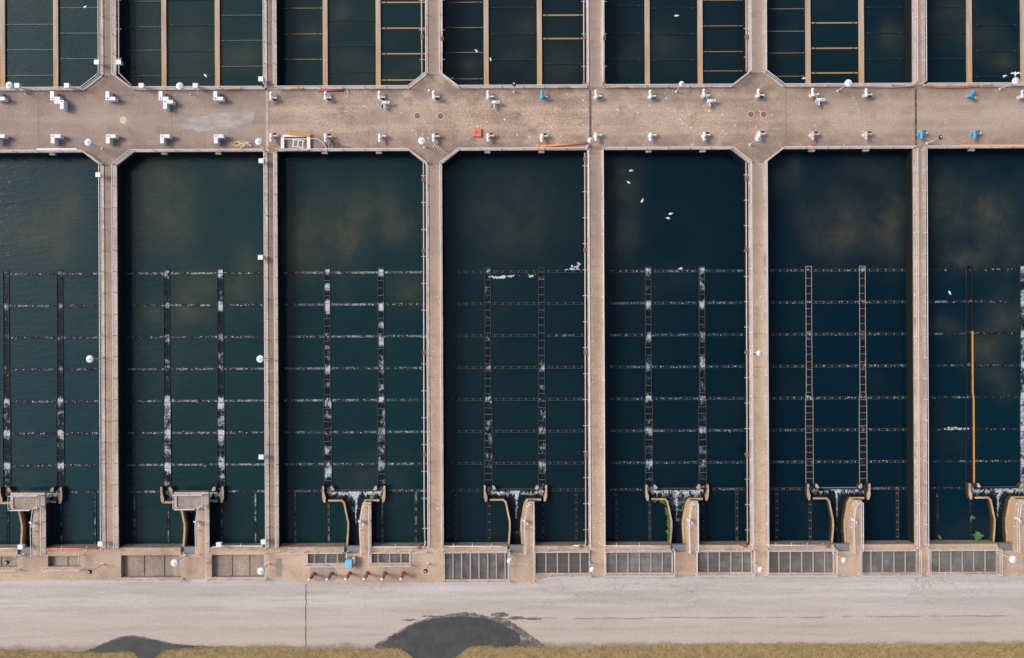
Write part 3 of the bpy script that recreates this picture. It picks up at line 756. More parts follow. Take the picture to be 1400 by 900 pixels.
# moss and plant
mb = MB(); mx = (TX[(4,-1)]+TX[(4,1)])/2
for u in range(800):
    f = R.random()
    pts = [(-32, 685.5), (-18, 685.5), (-10.8, 713.5), (-10.6, 723), (-12, 744)]
    s_ = f*4; a = int(min(3, s_)); fr = s_-a
    dx, py = pts[a][0]+(pts[a+1][0]-pts[a][0])*fr, pts[a][1]+(pts[a+1][1]-pts[a][1])*fr
    if a == 0 and R.random() < 0.75*(1-fr): continue
    dep = R.random()**1.8*(2.4+3.4*mnoise.noise(Vector((f*14, 0, 0))))
    if mnoise.noise(Vector((f*14, 0, 0))) < -0.25: continue
    cx, cy, cz = mx+(dx-dep+0.8)*K, zc(py+R.uniform(-1,1)+(dep if a == 0 else 0)), ZC-R.random()*0.5-dep*0.12+0.05
    v1 = Vector((R.uniform(-1,1), R.uniform(-1,1), R.uniform(-.5,.8)))*0.12; v2 = Vector((R.uniform(-1,1), R.uniform(-1,1), R.uniform(-.4,.6)))*0.12
    c0 = Vector((cx, cy, cz)); mb.add([c0-v1, c0+v2, c0+v1], [(0,1,2)])
tag(mb.build('moss', M['moss']), 'bright green moss hanging on the funnel channel wall', 'moss', kind='stuff')
def bush(px, py, rx, n, label):
    x0, y0 = W(px, py, WATER+0.4)
    t_ = thing('water_plant', (x0, y0, WATER), label, 'plant')
    st = MB()
    for u in range(7):
        a = u*2*pi/7; st.tube([(0,0,0.0),(0.3*rx*math.cos(a),0.3*rx*math.sin(a),0.35),(0.8*rx*math.cos(a),0.8*rx*math.sin(a),0.6)], [0.03,0.02,0.01], 5)
    st.build('stem', M['leaf'], t_)
    mb = MB()
    for u in range(n):
        a = R.uniform(0, 2*pi); rr = rx*math.sqrt(R.random())*(0.65+0.5*mnoise.noise(Vector((math.cos(a)*2, math.sin(a)*2, px))))
        c0 = Vector((rr*math.cos(a), rr*math.sin(a), 0.2+0.5*R.random()))
        d = Vector((R.uniform(-1,1), R.uniform(-1,1), R.uniform(-.3,.5))).normalized()*0.16; s_ = d.cross(Vector((0,0,1))).normalized()*0.06
        mb.add([c0-d, c0+s_, c0+d, c0-s_], [(0,1,2,3)])
    mb.build('foliage', M['leaf'], t_)
bush(1337, 733, 0.75, 260, 'green leafy plant growing from a weir trough in the rightmost open basin')
bush(1330, 708, 0.28, 40, 'tiny green sprig on the weir trough above the leafy plant')
bush(1285, 735, 0.2, 24, 'tiny green sprig beside the first short weir trough of the rightmost basin')

# ------------------------------------------------------------------ south apron with pits
RX = []   # pits as plan pixels: x0,x1,y0,y1,kind
PITS = [(-60, 22.5, 758, 772, 'brown', 0), (64, 109, 757.5, 772, 'brown', 0), (164, 246.5, 757, 787.2, 'brown', 1), (288, 360.5, 757, 787.2, 'brown', 1),
        (420, 471.5, 755.5, 768.5, 'grate', 2), (507, 558, 755.5, 768.5, 'grate', 2), (607, 692.5, 754.5, 791.5, 'grate', 3), (731, 803.5, 754.5, 783.5, 'grate', 3),
        (827.5, 916.5, 754.5, 783.5, 'grate', 4), (952.5, 1025, 754.5, 783.5, 'grate', 4), (1049.5, 1137, 754.5, 784.5, 'grate', 5), (1175.5, 1250.5, 754.5, 784.5, 'grate', 5),
        (1269, 1360, 754.5, 784.5, 'grate', 6), (1398, 1460, 754.5, 784.5, 'grate', 6)]
funnels = [((TX[(i,-1)]+TX[(i,1)])/2/K+700-11.2, (TX[(i,-1)]+TX[(i,1)])/2/K+700+9.6) for i in range(7)]
holes = [(a, b, c_, min(d, 789.6)) for a, b, c_, d, _, _ in PITS]+[(a, b, SOUTH-1, 756) for a, b in funnels]
def slab_holes(x0, x1, y0, y1, holes, z0, z1):
    xs = sorted(set([x0, x1]+[v for h in holes for v in h[:2] if x0 < v < x1])); ys = sorted(set([y0, y1]+[v for h in holes for v in h[2:] if y0 < v < y1]))
    solid = [[not any(h[0] <= (xs[i]+xs[i+1])/2 <= h[1] and h[2] <= (ys[j]+ys[j+1])/2 <= h[3] for h in holes) for i in range(len(xs)-1)] for j in range(len(ys)-1)]
    mb = MB()
    def g(i, j, z): return (gx(xs[i]), gy(ys[j]), z)
    for j in range(len(ys)-1):
        for i in range(len(xs)-1):
            if not solid[j][i]: continue
            mb.add([g(i,j+1,z1), g(i+1,j+1,z1), g(i+1,j,z1), g(i,j,z1)], [(0,1,2,3)])
            for di, dj, e in ((-1,0,((i,j),(i,j+1))), (1,0,((i+1,j+1),(i+1,j))), (0,-1,((i+1,j),(i,j))), (0,1,((i,j+1),(i+1,j+1)))):
                ii, jj = i+di, j+dj
                if 0 <= ii < len(xs)-1 and 0 <= jj < len(ys)-1 and solid[jj][ii]: continue
                (a, b), (c_, d) = e
                mb.add([g(a,b,z0), g(c_,d,z0), g(c_,d,z1), g(a,b,z1)], [(0,1,2,3)])
    return mb
ap = slab_holes(XL, XR, SOUTH, 789.6, holes, -4, 0)
def pg(*pts): return [(gx(a), gy(b)) for a, b in pts]
ap.prism(pg((XL, 789.6), (392, 789.6), (392, 790.2), (XL, 790.2)), -4, 0)
ap.prism(pg((392, 789.6), (607, 789.6), (607, 795.8), (418, 795.8), (392, 790.2)), -4, 0)
ap.prism(pg((607, 791.5), (692.5, 791.5), (692.5, 795.8), (607, 795.8)), -4, 0)
ap.prism(pg((692.5, 789.6), (731, 789.6), (731, 796.2), (692.5, 796.2)), -4, 0)
ap.prism(pg((731, 789.6), (752, 789.6), (731, 796.2)), -4, 0)
structure(ap.build('apron', M['apron'], side=M['pit']))
# end wall coping
for i in range(7):
    l, r = basin_edges[i]; f0, f1 = funnels[i]
    for (a, b, sn) in ((l, f0, 'left'), (f1+17, r, 'right')):
        if b-a < 2 or a > 1400 or b < 0: continue
        tag(MB().box(gx(a)+0.01, gx(b)-0.01, gy(SOUTH+4.6), gy(SOUTH+0.1), 0.003, 0.07).build('coping', M['tan' if i < 4 else 'apron']), f'flat coping on the end wall of the {ORD[i]} open basin, {sn} of the funnel', 'coping', 'copings on the end wall')
pgrp = 'covered channel pits by the road'
def pitname(a): return 'left' if a else 'right'
for n_, (x0, x1, y0, y1, kind, bi) in enumerate(PITS):
    sd = 'left' if n_ % 2 == 0 else 'right'
    cxx, cyy = (gx(x0)+gx(x1))/2, (gy(y0)+gy(y1))/2
    if x0 > 1392: pass
    if kind == 'brown':
        t_ = thing('drain_pit', (cxx, cyy, -0.7), f'sunken brown concrete pit, {sd} of the pier below the {ORD[bi]} open basin', 'pit', 'open brown pits')
        MB().box(gx(x0), gx(x1), gy(y1), gy(y0), -1.0, -0.7).build('pit_floor', M['pit'], t_, 'P')
        nr = max(1, int((x1-x0)/28))
        for u in range(nr):
            xr = gx(x0+(x1-x0)*(u+1)/(nr+1))
            MB().box(xr-0.13, xr+0.13, gy(y1)+0.02, gy(y0)-0.02, -0.697, -0.6).build('rib', M['pit'], t_, 'P')
        if bi == 1: MB().box(gx(x0)-0.3, gx(x1)+0.3, gy(790.1), gy(787.4), 0.004, 0.12).build('kerb', M['kerb'], t_, 'P')
    else:
        t_ = thing('grated_channel', (cxx, cyy, -0.1), f'steel grating over grey water, {sd} of the pier below the {ORD[bi]} open basin', 'grating', 'gratings over the channels by the road')
        w = MB().box(gx(x0), gx(x1), gy(y1), gy(y0), -1.4, -0.38).build('channel_water', M['foampit'], t_, 'P'); w['foam'] = [.5,.5,.5,.5,.6,.6,.62][bi]+R.uniform(-.08,.08)
        mb = MB(); w_ = gx(x1)-gx(x0); nb = int(w_/0.125)
        for u in range(nb): xx = gx(x0)+w_*(u+0.5)/nb; mb.box(xx-0.017, xx+0.017, gy(y1)+0.01, gy(y0)-0.01, -0.10, -0.03)
        for yy in (0.34, 0.68): ym = gy(y1)+(gy(y0)-gy(y1))*yy; mb.box(gx(x0)+0.01, gx(x1)-0.01, ym-0.025, ym+0.025, -0.13, -0.104)
        mb.build('grating', M['grate'], t_, 'P')
        step_ = 11.9 if bi == 3 and sd == 'left' else 15.6
        xx = x0+step_*(0.9 if bi != 2 else 0.55)
        while xx < x1-3:
            MB().box(gx(xx)-0.07, gx(xx)+0.07, gy(y1)+0.01, gy(y0)-0.01, -0.25, -0.006).build('bearer', M['gratebar'], t_, 'P'); xx += step_
        MB().strip([(gx(x0)-0.09, gy(y0)+0.09), (gx(x1)+0.09, gy(y0)+0.09), (gx(x1)+0.09, gy(y1)-0.09), (gx(x0)-0.09, gy(y1)-0.09), (gx(x0)-0.09, gy(y0)+0.0)], 0.085, 0.004, 0.16).build('frame', M['kerb'], t_, 'P')
    if x0 < 1392:
        path = [(gx(x0)-0.25, gy(y1)-0.25), (gx(x1)+0.25, gy(y1)-0.25), (gx(x1)+0.25, gy(y0)+0.22)]
        if kind == 'grate': path = [(gx(x0)-0.25, gy(y0)+0.22)]+path[:2]+[path[2]]
        if bi == 3 and sd == 'right': path = [(gx(x0)-0.25, gy(y0)+0.22), (gx(x0)-0.25, gy(794.5)), (gx(751), gy(787.5)), (gx(x1)+0.25, gy(787))]
        railing(path, f'pale railing round the {"pit" if kind == "brown" else "grating"} {sd} of the {ORD[bi]} pier', 'railings round pits and gratings', z=0.02, step=2.4, r=0.05)
# long low rail along the head of the gratings
for i in range(2, 7):
    l, r = basin_edges[i]; f0, f1 = funnels[i]
    for (a, b, sn) in ((l+1, f0-1, 'left'), (f1+18, r-1, 'right')):
        if a > 1395: continue
        railing([(gx(a), gy(753.2)), (gx(min(b, 1440)), gy(753.2))], f'pale guard rail along the end wall, {ORD[i]} open basin, {sn} of the funnel', 'guard rails on the end wall', z=0.02, step=1.5, r=0.045, h=1.0)

# ------------------------------------------------------------------ road, puddles, grass
def edge_y(px): return 885.5+(-1.5 if 270 < px < 420 else 0)+(3.0*math.exp(-((px-150)/110)**2))+1.2*math.sin(px/60)-2.5*(px > 820)+20*math.exp(-((px-592)/38)**4)+13*math.exp(-((px-200)/17)**4)
ZR = -0.06
road_top = [(XL-60, 789.8), (392, 789.8), (418, 795.9), (607, 795.9), (731, 796.3), (752, 789.8), (XR+60, 789.8)]
MBr = MB(); nrt = len(road_top)
for u in range(nrt-1):
    a, b = road_top[u], road_top[u+1]
    MBr.add([(gx(a[0]), gy(930), ZR), (gx(b[0]), gy(930), ZR), (gx(b[0]), gy(b[1]), ZR), (gx(a[0]), gy(a[1]), ZR)], [(0,1,2,3)])
structure(MBr.build('road', M['road']))
jt = MB()
yy = 797
pts = []
while yy < 887: pts.append((gx(416.8+R.uniform(-.5,.5)+ (yy-797)*-0.01), gy(yy))); yy += 4
jt.strip(pts, 0.07, ZR-0.02, ZR+0.004)
structure(jt.build('road_joint', M['damp']))
# grass verge
vs = []; fs = []
mbg = MB(); n = 220
top = []
for u in range(n+1):
    px = XL-60+(XR-XL+120)*u/n
    top.append((gx(px), gy(edge_y(px)+R.uniform(-.8,.8)+1.0)))
for u in range(n):
    mbg.add([(top[u][0], top[u][1], ZR+0.03), (top[u][0], gy(1080), 0.05), (top[u+1][0], gy(1080), 0.05), (top[u+1][0], top[u+1][1], ZR+0.03)], [(0,1,2,3)])
    mbg.add([(top[u][0], top[u][1], ZR+0.03), (top[u+1][0], top[u+1][1], ZR+0.03), (top[u+1][0], top[u+1][1], -0.3), (top[u][0], top[u][1], -0.3)], [(0,1,2,3)])
structure(mbg.build('verge', M['soil']))
mb = MB()
for u in range(30000):
    px = R.uniform(-20, 1420)
    d = R.random()**1.3*26
    py = edge_y(px)+d-1.2+1.8*mnoise.noise(Vector((px*0.05, 0, 0)))
    den = mnoise.noise(Vector((px*0.03, py*0.12, 2)))
    if den < -0.25 and R.random() < 0.6: continue
    
    x_, y_ = gx(px), gy(py); hh = R.uniform(0.06, 0.20); a = R.uniform(0, 2*pi); w = R.uniform(0.015, 0.035); ln = R.uniform(0.05, 0.22)
    dx, dy = math.cos(a), math.sin(a)
    mb.add([(x_-dy*w, y_+dx*w, ZR+0.02), (x_+dy*w, y_-dx*w, ZR+0.02), (x_+dx*ln, y_+dy*ln, ZR+0.03+hh)], [(0,1,2)])
tag(mb.build('grass', M['grass']), 'dry yellow grass along the bottom edge of the road', 'grass', kind='stuff')
def blob(pts, z, name, mat, jit=0.6, sub=6):
    out = []
    n = len(pts)
    for i in range(n):
        p0, p1, p2, p3 = [Vector(pts[(i+q) % n]) for q in (-1, 0, 1, 2)]
        for u in range(sub):
            s_ = u/sub
            v = 0.5*((2*p1)+(-p0+p2)*s_+(2*p0-5*p1+4*p2-p3)*s_**2+(-p0+3*p1-3*p2+p3)*s_**3)
            out.append((v.x+jit*mnoise.noise(Vector((v.x*0.3, v.y*0.5, 1)))+R.uniform(-jit,jit)*0.3, v.y+jit*mnoise.noise(Vector((v.x*0.25, v.y*0.4, 5)))+R.uniform(-jit,jit)*0.3))
    poly = [W(a, b) for a, b in out]
    tris = tessellate_polygon([[Vector((p_[0], p_[1], 0)) for p_ in poly]])
    mb = MB(); vs_t = [(p_[0], p_[1], z) for p_ in poly]; ft = []
    for a_, b_, c_ in tris:
        ar = (poly[b_][0]-poly[a_][0])*(poly[c_][1]-poly[a_][1])-(poly[c_][0]-poly[a_][0])*(poly[b_][1]-poly[a_][1])
        if abs(ar) > 1e-7: ft.append((a_, b_, c_) if ar > 0 else (a_, c_, b_))
    mb.add(vs_t, ft)
    return structure(mb.build(name, mat))
blob([(512,886),(535,869),(566,852),(600,842.5),(625,838),(645,838),(662,842),(690,846),(708,856),(722,866),(736,876),(745,883),(735,889),(640,892),(560,892)], ZR+0.004, 'damp_edge', M['damp'], 1.7, 10)
blob([(522,884),(545,866),(575,851),(612,844),(645,844),(672,848),(690,856),(706,864),(712,876),(700,884),(650,889),(632,898),(620,912),(575,912),(556,893)], ZR+0.010, 'puddle', M['puddle'], 1.5, 12)
for (a, b, c_, d) in ((684,841,13,3.4),(706,845,12,2.6),(728,846.5,14,1.5),(592,843,16,1.2),(560,848,12,1.2)):
    blob([(a-c_,b),(a,b-d),(a+c_,b),(a,b+d)], ZR+0.0075, 'damp_patch', M['damp'], 1.4, 8)
blob([(0,894.5),(60,893.5),(115,891),(145,878),(175,869),(205,873),(245,881),(300,885),(290,888),(230,891),(215,902),(180,903),(180,894),(100,896)], ZR+0.004, 'damp_edge', M['damp'], 1.0, 8)
blob([(118,891.5),(146,880),(175,871),(205,875),(240,882),(275,884.5),(230,888),(214,900),(186,902),(184,893),(150,893)], ZR+0.010, 'puddle', M['puddle'], 1.1, 12)
blob([(440,205),(446,196),(455,192),(463,194),(468,199),(478,201),(482,204.5),(460,205)], 0.006, 'damp_patch', M['damp'], 0.5)
blob([(240,163),(262,162),(285,158),(297,153),(346,152.5),(338,175),(320,176),(300,177),(284,182),(272,181),(262,176),(252,176)], 0.005, 'mortar_patch', M['mortar'], 0.5)
blob([(424,778),(440,772),(456,776),(462,790),(448,795),(428,793)], 0.006, 'damp_patch', M['pit'], 1.0)
# joint strips across the deck
tag(MB().box(gx(364.8), gx(368.8), gy(208), gy(122.5), 0.003, 0.05).build('joint_strip', M['kerb']), 'pale strip across the wide deck between second and third basins', 'strip')
for px in (808.5, 1253.5):
    structure(MB().box(gx(px)-0.14, gx(px)+0.14, gy(203), gy(124), 0.001, 0.008).build('deck_joint', M['damp']))

# ================================================================== OBJECTS ON THE DECK
HL = 3.8
def make_lamp(head, pole, r=0.46):
    t_ = thing('lamp_post', (0,0,0), 'x', 'lamp post')
    MB().lathe([(0.02,0.0),(0.17,0.0),(0.17,0.05),(0.09,0.09),(0.02,0.09)], n=12).build('base_plate', pole, t_)
    MB().tube([(0,0,0.05),(0,0,2.2),(0,0,HL-0.25)], [0.075,0.06,0.05], 8).build('pole', pole, t_)
    prof = [(0.03,-0.28),(0.10,-0.26),(0.16,-0.18),(r*0.8,-0.12),(r,-0.02),(r*0.98,0.04),(r*0.86,0.12),(r*0.6,0.19),(r*0.3,0.225),(0.12,0.235)]
    h = MB().lathe(prof, (0,0,HL), 28).build('lamp_head', head, t_, smooth=True)
    MB().lathe([(0.02,0.22),(0.10,0.22),(0.10,0.29),(0.06,0.32),(0.02,0.32)], (0,0,HL), 12).build('cap', M['rail'], h)
    return t_
protoW = make_lamp(M['lampwhite'], M['rail']); protoS = make_lamp(M['lampwhite'], M['rail'], 0.34)
protoD = make_lamp(M['dark'], M['rail'], 0.27)
LAMPS = [('W',13,117,'on the upper deck edge, top left corner'),('W',246,118,'on the upper deck edge below the second upper basin'),('W',121,195,'on the lower deck edge near the first divider'),
 ('W',354,194,'beside the tangle of rope on the deck'),('W',577,193,'left of the aluminium ladder'),('S',807,192,'at the right end of the orange pipes'),('S',932,115,'on the upper deck edge below the fifth upper basin'),
 ('W',1160,114,'at the left end of the thick pink hose'),('W',1389,111,'with a gull above it in the top right corner'),('S',1036,190,'on the lower deck near the fifth dividing wall'),
 ('W',123,491,'overhanging the first open basin'),('W',356,491,'overhanging the second open basin'),('S',1038,483,'halfway down the fifth dividing wall'),
 ('W',239,770,'over the left brown pit, second basin'),('W',357,781,'over the right brown pit, second basin'),('S',697,767,'beside the left grating of the fourth open basin'),
 ('S',810,779,'at the foot of the fourth dividing wall'),('S',1040,779,'at the foot of the fifth dividing wall'),('S',1154,766,'beside the left grating of the sixth open basin'),
 ('W',1385,765,'on the pier below the rightmost open basin'),('D',1286,188,'right of the lower blue actuator'),('D',123,782,"left of the first wall's foot"),('D',582,781,'right of the six standpipes'),('D',10,769,'over the small pit, lower left corner'),('D',703,115,'on the upper deck edge below the fourth upper basin')]
used = set()
for kd, px, py, where in LAMPS:
    x_, y_ = W(px, py, HL)
    lab = {'W': 'lamp post with wide white dome, ', 'S': 'lamp post with smaller dome, ', 'D': 'slim lamp post with dark head, '}[kd]+where
    pr = {'W': protoW, 'S': protoS, 'D': protoD}[kd]
    if kd not in used:
        pr.location = (x_, y_, 0); used.add(kd); pr['label'] = lab; pr['group'] = 'lamp posts around the basins'
    else: dup(pr, (x_, y_, 0), R.uniform(0, 6), lab, 'lamp posts around the basins')

# ---- L shaped white valve housings
def make_housing(flip):
    """foot of the L at y=0; flip=+1 arm at the lower end (L), -1 arm at the upper end"""
    t_ = thing('valve_housing', (0,0,0), 'x', 'valve housing')
    hh = 1.15
    a = MB().box(-0.24, 0.24, -0.56, 0.56, 0.0, hh).build('tall_box', M['white'], t_, bevel=0.03)
    y0 = -0.56 if flip > 0 else 0.12
    MB().box(0.243, 0.95, y0, y0+0.44, 0.18, hh-0.02).build('arm_box', M['white'], t_, bevel=0.03)
    MB().box(0.5, 0.8, y0+0.1, y0+0.34, 0.0, 0.18).build('support', M['grey'], t_)
    MB().lathe([(0.02,0),(0.07,0),(0.07,0.06),(0.03,0.08),(0.02,0.08)], (0, y0+0.22, hh), 10).build('indicator', M['dark'], t_)
    MB().tube([(0.7, y0+0.05, 0.75), (0.98, y0-0.18, 0.6)], 0.025, 6).build('crank', M['grey'], t_)
    return t_
pL, pG = make_housing(1), make_housing(-1)
ZH = 1.15
HOUS = [('L',-4.5,131,'first from left in the upper row'),('L',71.2,131,'upper of the leftmost staggered pair'),('L',146.8,131,'alone below the first upper divider'),('L',219.6,131,'upper of the staggered pair left of the mortar patch'),('L',294.2,131,'in the upper row above the mortar patch'),
 ('G',-4.5,190,'first from left in the lower row'),('G',72,190,'second in the lower row'),('G',147.5,190,'third in the lower row'),('G',221.5,190,'fourth in the lower row'),('G',295,190,'fifth in the lower row by the rope'),
 ('X',84.5,143.2,'lower of the leftmost staggered pair'),('G',225.7,143,'lower of the staggered pair left of the mortar patch')]
fl = {'L': False, 'G': False}
for kd, px, py, wh in HOUS:
    x_, y_ = W(px, py, ZH); lab = 'L shaped white valve housing, '+wh
    base = pL if kd == 'L' else pG
    rz = 0
    if kd == 'X': base = pL; rz = pi
    if kd in fl and not fl[kd]:
        base.location = (x_, y_, 0); base['label'] = lab; base['group'] = 'white L shaped valve housings'; fl[kd] = True
    else: dup(base, (x_, y_, 0), rz, lab, 'white L shaped valve housings')

# ---- gate actuators
def make_act(body, motor, key):
    t_ = thing('gate_actuator', (0,0,0), 'x', 'actuator')
    MB().lathe([(0.02,0),(0.26,0),(0.26,0.04),(0.14,0.08),(0.12,0.62),(0.18,0.66),(0.02,0.66)], (0,-0.2,0), 14).build('pedestal', M['rail'] if body is not M['blue'] else M['blue'], t_)
    mb = MB(); mb.tube([(0,-0.5,0.85),(0,-0.42,0.85),(0,0.42,0.85),(0,0.54,0.85)], [0.14,0.20,0.20,0.12], 14); mb.box(-0.17,0.17,-0.42,-0.08,0.66,0.98)
    g_ = mb.build('gearbox', body, t_, smooth=False)
    MB().lathe([(0.02,0),(0.09,0),(0.09,0.05),(0.02,0.07)], (0,0.15,1.04), 10).build('indicator', M['grey'], g_)
    MB().tube([(0.16,-0.22,0.85),(0.60,-0.22,0.85)], 0.08, 10).build('shaft', body, t_)
    MB().tube([(0.22,-0.40,0.74),(0.30,-0.40,0.74),(0.62,-0.38,0.74)], [0.13,0.19,0.17], 12).build('motor', motor, t_)
    MB().tube([(0.60,-0.22,0.85),(0.66,-0.22,0.85),(0.72,-0.22,0.85)], [0.10,0.14,0.05], 10).build('end_cap', body if body is not M['blue'] else M['white'], t_)
    w = MB(); 
    for u in range(14):
        a0, a1 = 2*pi*u/14, 2*pi*(u+1)/14
        w.tube([(-0.34+0.20*math.cos(a0)*0.35, -0.52+0.20*math.cos(a0)*0.3, 0.72+0.20*math.sin(a0)), (-0.34+0.20*math.cos(a1)*0.35, -0.52+0.20*math.cos(a1)*0.3, 0.72+0.20*math.sin(a1))], 0.025, 5)
    w.tube([(-0.36,-0.54,0.72),(-0.12,-0.36,0.78)], 0.04, 6)
    w.build('handwheel', M['rail'], t_)
    return t_
AC = {'w': ('white', 'dark', 'white actuator with black motor'), 't': ('white', 'teal', 'white actuator with teal motor'), 'b': ('blue', 'teal', 'bright blue actuator'), 'p': ('pink', 'dark', 'faded pink actuator'), 'g': ('white', 'grey', 'white actuator with grey motor')}
pa = {k: make_act(M[v[0]], M[v[1]], k) for k, v in AC.items()}
ua = set()
ACT = [('w',370.4,131.5,0,'at the pale strip, upper row'),('w',445,131,0,'below the red bar in the upper row'),('w',518.6,130.5,0,'upper of the pair right of the red bar'),('w',527.5,140.3,-pi/2,'lower of the pair right of the red bar'),
 ('w',593,130,0,'in the upper row beneath the third upper divider'),('t',667.3,129.5,0,'upper of the pair above the red crate'),('t',678,139.8,-pi/2,'lower of the pair above the red crate'),('b',741,129.5,0,'in the upper row above the orange pipes'),
 ('t',815,129,0,'in the upper row below the fourth upper divider'),('t',889.3,129,0,'in the upper row left of a lamp'),('g',962.5,127.5,0,'upper of the pair right of a small lamp'),('g',973,137.8,-pi/2,'lower of the pair right of a small lamp'),
 ('w',1037,127.5,0,'in the upper row beneath the fifth upper divider'),('g',1111.5,126.5,0,'upper of the pair left of the orange hose'),('g',1122.5,136.3,-pi/2,'lower of the pair left of the orange hose'),('w',1184.6,127,0,'below the pink end of the orange hose'),
 ('b',1329,128,-0.5,'in the upper row at the right, under the orange hose'),('t',1398,129,0,'at the right border'),
 ('w',370.5,188,9,'at the pale strip, lower row'),('w',445.2,189,9,'beside the damp patch in the lower row'),('g',519.3,188.5,9,'in the lower row left of the large white lamp'),('w',593,188.5,9,'in the lower row behind the aluminium ladder'),
 ('w',667.5,188,9,'right of the red crate'),('w',741,188.5,9,'above the orange pipes in the lower row'),('g',815,187,9,'below the dark joint in the lower row'),('g',889.5,187,9,'in the lower row of the fifth basin, left'),('w',963,186.5,9,'in the lower row of the fifth basin, right'),
 ('w',1038.5,185.5,9,'behind the small lamp in the lower row'),('p',1111.6,186,9,'left of two in lower row, sixth open basin'),('p',1184.6,185.5,9,'right of two in lower row, sixth open basin'),('b',1260,184.5,9,'in the lower row left of the dark lamp'),('b',1333,184.5,9,'in the lower row at the right')]
# mirrored copy for the lower row (arm at the upper end)
def mirror_act(p):
    r = thing('gate_actuator', (0,0,0), 'x', 'actuator')
    for ch in p.children:
        me = ch.data.copy(); 
        for v in me.vertices: v.co.y = -v.co.y
        me.flip_normals()
        o = bpy.data.objects.new(ch.name.split('.')[0], me); COL.objects.link(o); o.parent = r
        for g in ch.children:
            m2 = g.data.copy()
            for v in m2.vertices: v.co.y = -v.co.y
            m2.flip_normals(); o2 = bpy.data.objects.new(g.name.split('.')[0], m2); COL.objects.link(o2); o2.parent = o
    return r
for kd, px, py, rz, wh in ACT:
    x_, y_ = W(px, py, 0.9); lab = AC[kd][2]+', '+wh
    key = kd if rz != 9 else kd+'m'
    if key not in pa: pa[key] = mirror_act(pa[kd])
    rr = 0 if rz == 9 else rz
    if key not in ua:
        ua.add(key); o = pa[key]; o.location = (x_, y_, 0); o.rotation_euler = (0,0,rr); o['label'] = lab; o['group'] = 'gate actuators on the deck'
    else: dup(pa[key], (x_, y_, 0), rr+R.uniform(-.05,.05), lab, 'gate actuators on the deck')
for k in list(pa):
    if k not in ua:
        for ch in list(pa[k].children):
            for g in list(ch.children): bpy.data.objects.remove(g)
            bpy.data.objects.remove(ch)
        bpy.data.objects.remove(pa[k])

# ---- control boxes hung on the rails
def make_box():
    t_ = thing('control_box', (0,0,0), 'x', 'control box')
    b = MB().box(-0.27, 0.27, -0.25, 0.25, 0.75, 1.35).build('cabinet', M['white'], t_, bevel=0.03)
    MB().box(-0.30, 0.30, -0.28, 0.28, 1.353, 1.39).build('lid', M['white'], b)
    for s_ in (-1, 1): MB().tube([(0.2*s_, 0, 0.78), (0.12*s_, 0, 0.0)], 0.035, 6).build('leg', M['rail'], t_)
    return t_
pb = make_box(); first = True
for px, py, wh in [(23,117,'right of the top left lamp on the upper deck edge'),(91,117,'on the upper deck edge left of the chamfered corner'),(193,117,'on the upper deck edge of the second upper basin, left'),(267,117,'on the upper deck edge right of a lamp'),
   (132,85,'on the left rail of the first upper divider'),(162,85,'on the right rail of the first upper divider'),(356.5,108,'on the second upper divider near the deck'),(134,239,'on the first dividing wall below the deck'),(357,220,'on the second dividing wall just below the deck'),
   (356,352,'on the second dividing wall at the first weir row'),(357,625,'on the second dividing wall at the seventh weir row'),(137,744,'at the foot of the first dividing wall by the red pipe'),(27.5,748,'beside the funnel outlet of the first open basin'),(299,745,'on the end wall at the left end of a white pipe'),(360,741,'at the foot of the second dividing wall'),
   (1361,748,'at the funnel outlet of the rightmost basin')][:15]:
    x_, y_ = W(px, py, 1.35); lab = 'white control box '+wh
    if first: pb.location = (x_, y_, 0); pb['label'] = lab; pb['group'] = 'white control boxes on the rails'; first = False
    else: dup(pb, (x_, y_, 0), 0, lab, 'white control boxes on the rails')

# ---- pipes along the walls
def pipe(pts, z, r, mat, label, name='pipe', brk=3.1, couplings=(), zoff=0):
    w = [(*W(a, b, z), z) for a, b in pts]
    t_ = thing(name, w[0], label, 'pipe', 'pipes along the basin edges')
    MB().tube(w, r, 8).build('pipe_run', mat, t_, 'P', smooth=True)
    for i in range(len(w)-1):
        a, b = Vector(w[i]), Vector(w[i+1]); L = (b-a).length; n = int(L/brk)
        d = (b-a).normalized(); nrm = Vector((-d.y, d.x, 0))
        for j in range(n):
            q = a.lerp(b, (j+0.5)/n)
            MB().tube([q-nrm*0.30, q+nrm*0.34], 0.035, 6).build('bracket', M['rail'], t_, 'P')
    for a, b in couplings:
        q = Vector((*W(a, b, z), z)); MB().box(q.x-0.2, q.x+0.2, q.y-0.25, q.y+0.25, z-0.16, z+0.16).build('coupling', M['rust'], t_, 'P', bevel=0.03)
    return t_
pipe([(579,222),(580,700),(581,745)], 0.1, 0.075, M['pink'], 'pale pinkish pipe on brackets along the left side of the third dividing wall', couplings=[(578.8,246),(579.3,343),(580,482),(580.5,622)])
pipe([(799.5,209),(801,742)], 0.1, 0.075, M['pink'], 'pale pinkish pipe on brackets along the left side of the fourth dividing wall', couplings=[(799.8,218),(800,342),(800.5,482),(801,622)])
pipe([(1020,222),(1022,742)], 0.1, 0.075, M['pink'], 'pale pinkish pipe on brackets along the left side of the fifth dividing wall', couplings=[(1020.5,244),(1020.8,341),(1021,482),(1021.5,622)])
pipe([(576.2,-20),(577,102)], 0.1, 0.075, M['pink'], 'pale pipe along the left side of the third upper divider', couplings=[(577,51)])
pipe([(604.2,-20),(604.6,102)], 0.1, 0.075, M['rail'], 'pale pipe along the right side of the third upper divider', couplings=[(604.6,53)])
pipe([(798,-20),(798.5,113)], 0.1, 0.075, M['pink'], 'pale pipe along the left side of the fourth upper divider', couplings=[(798.6,52),(798.6,115)])
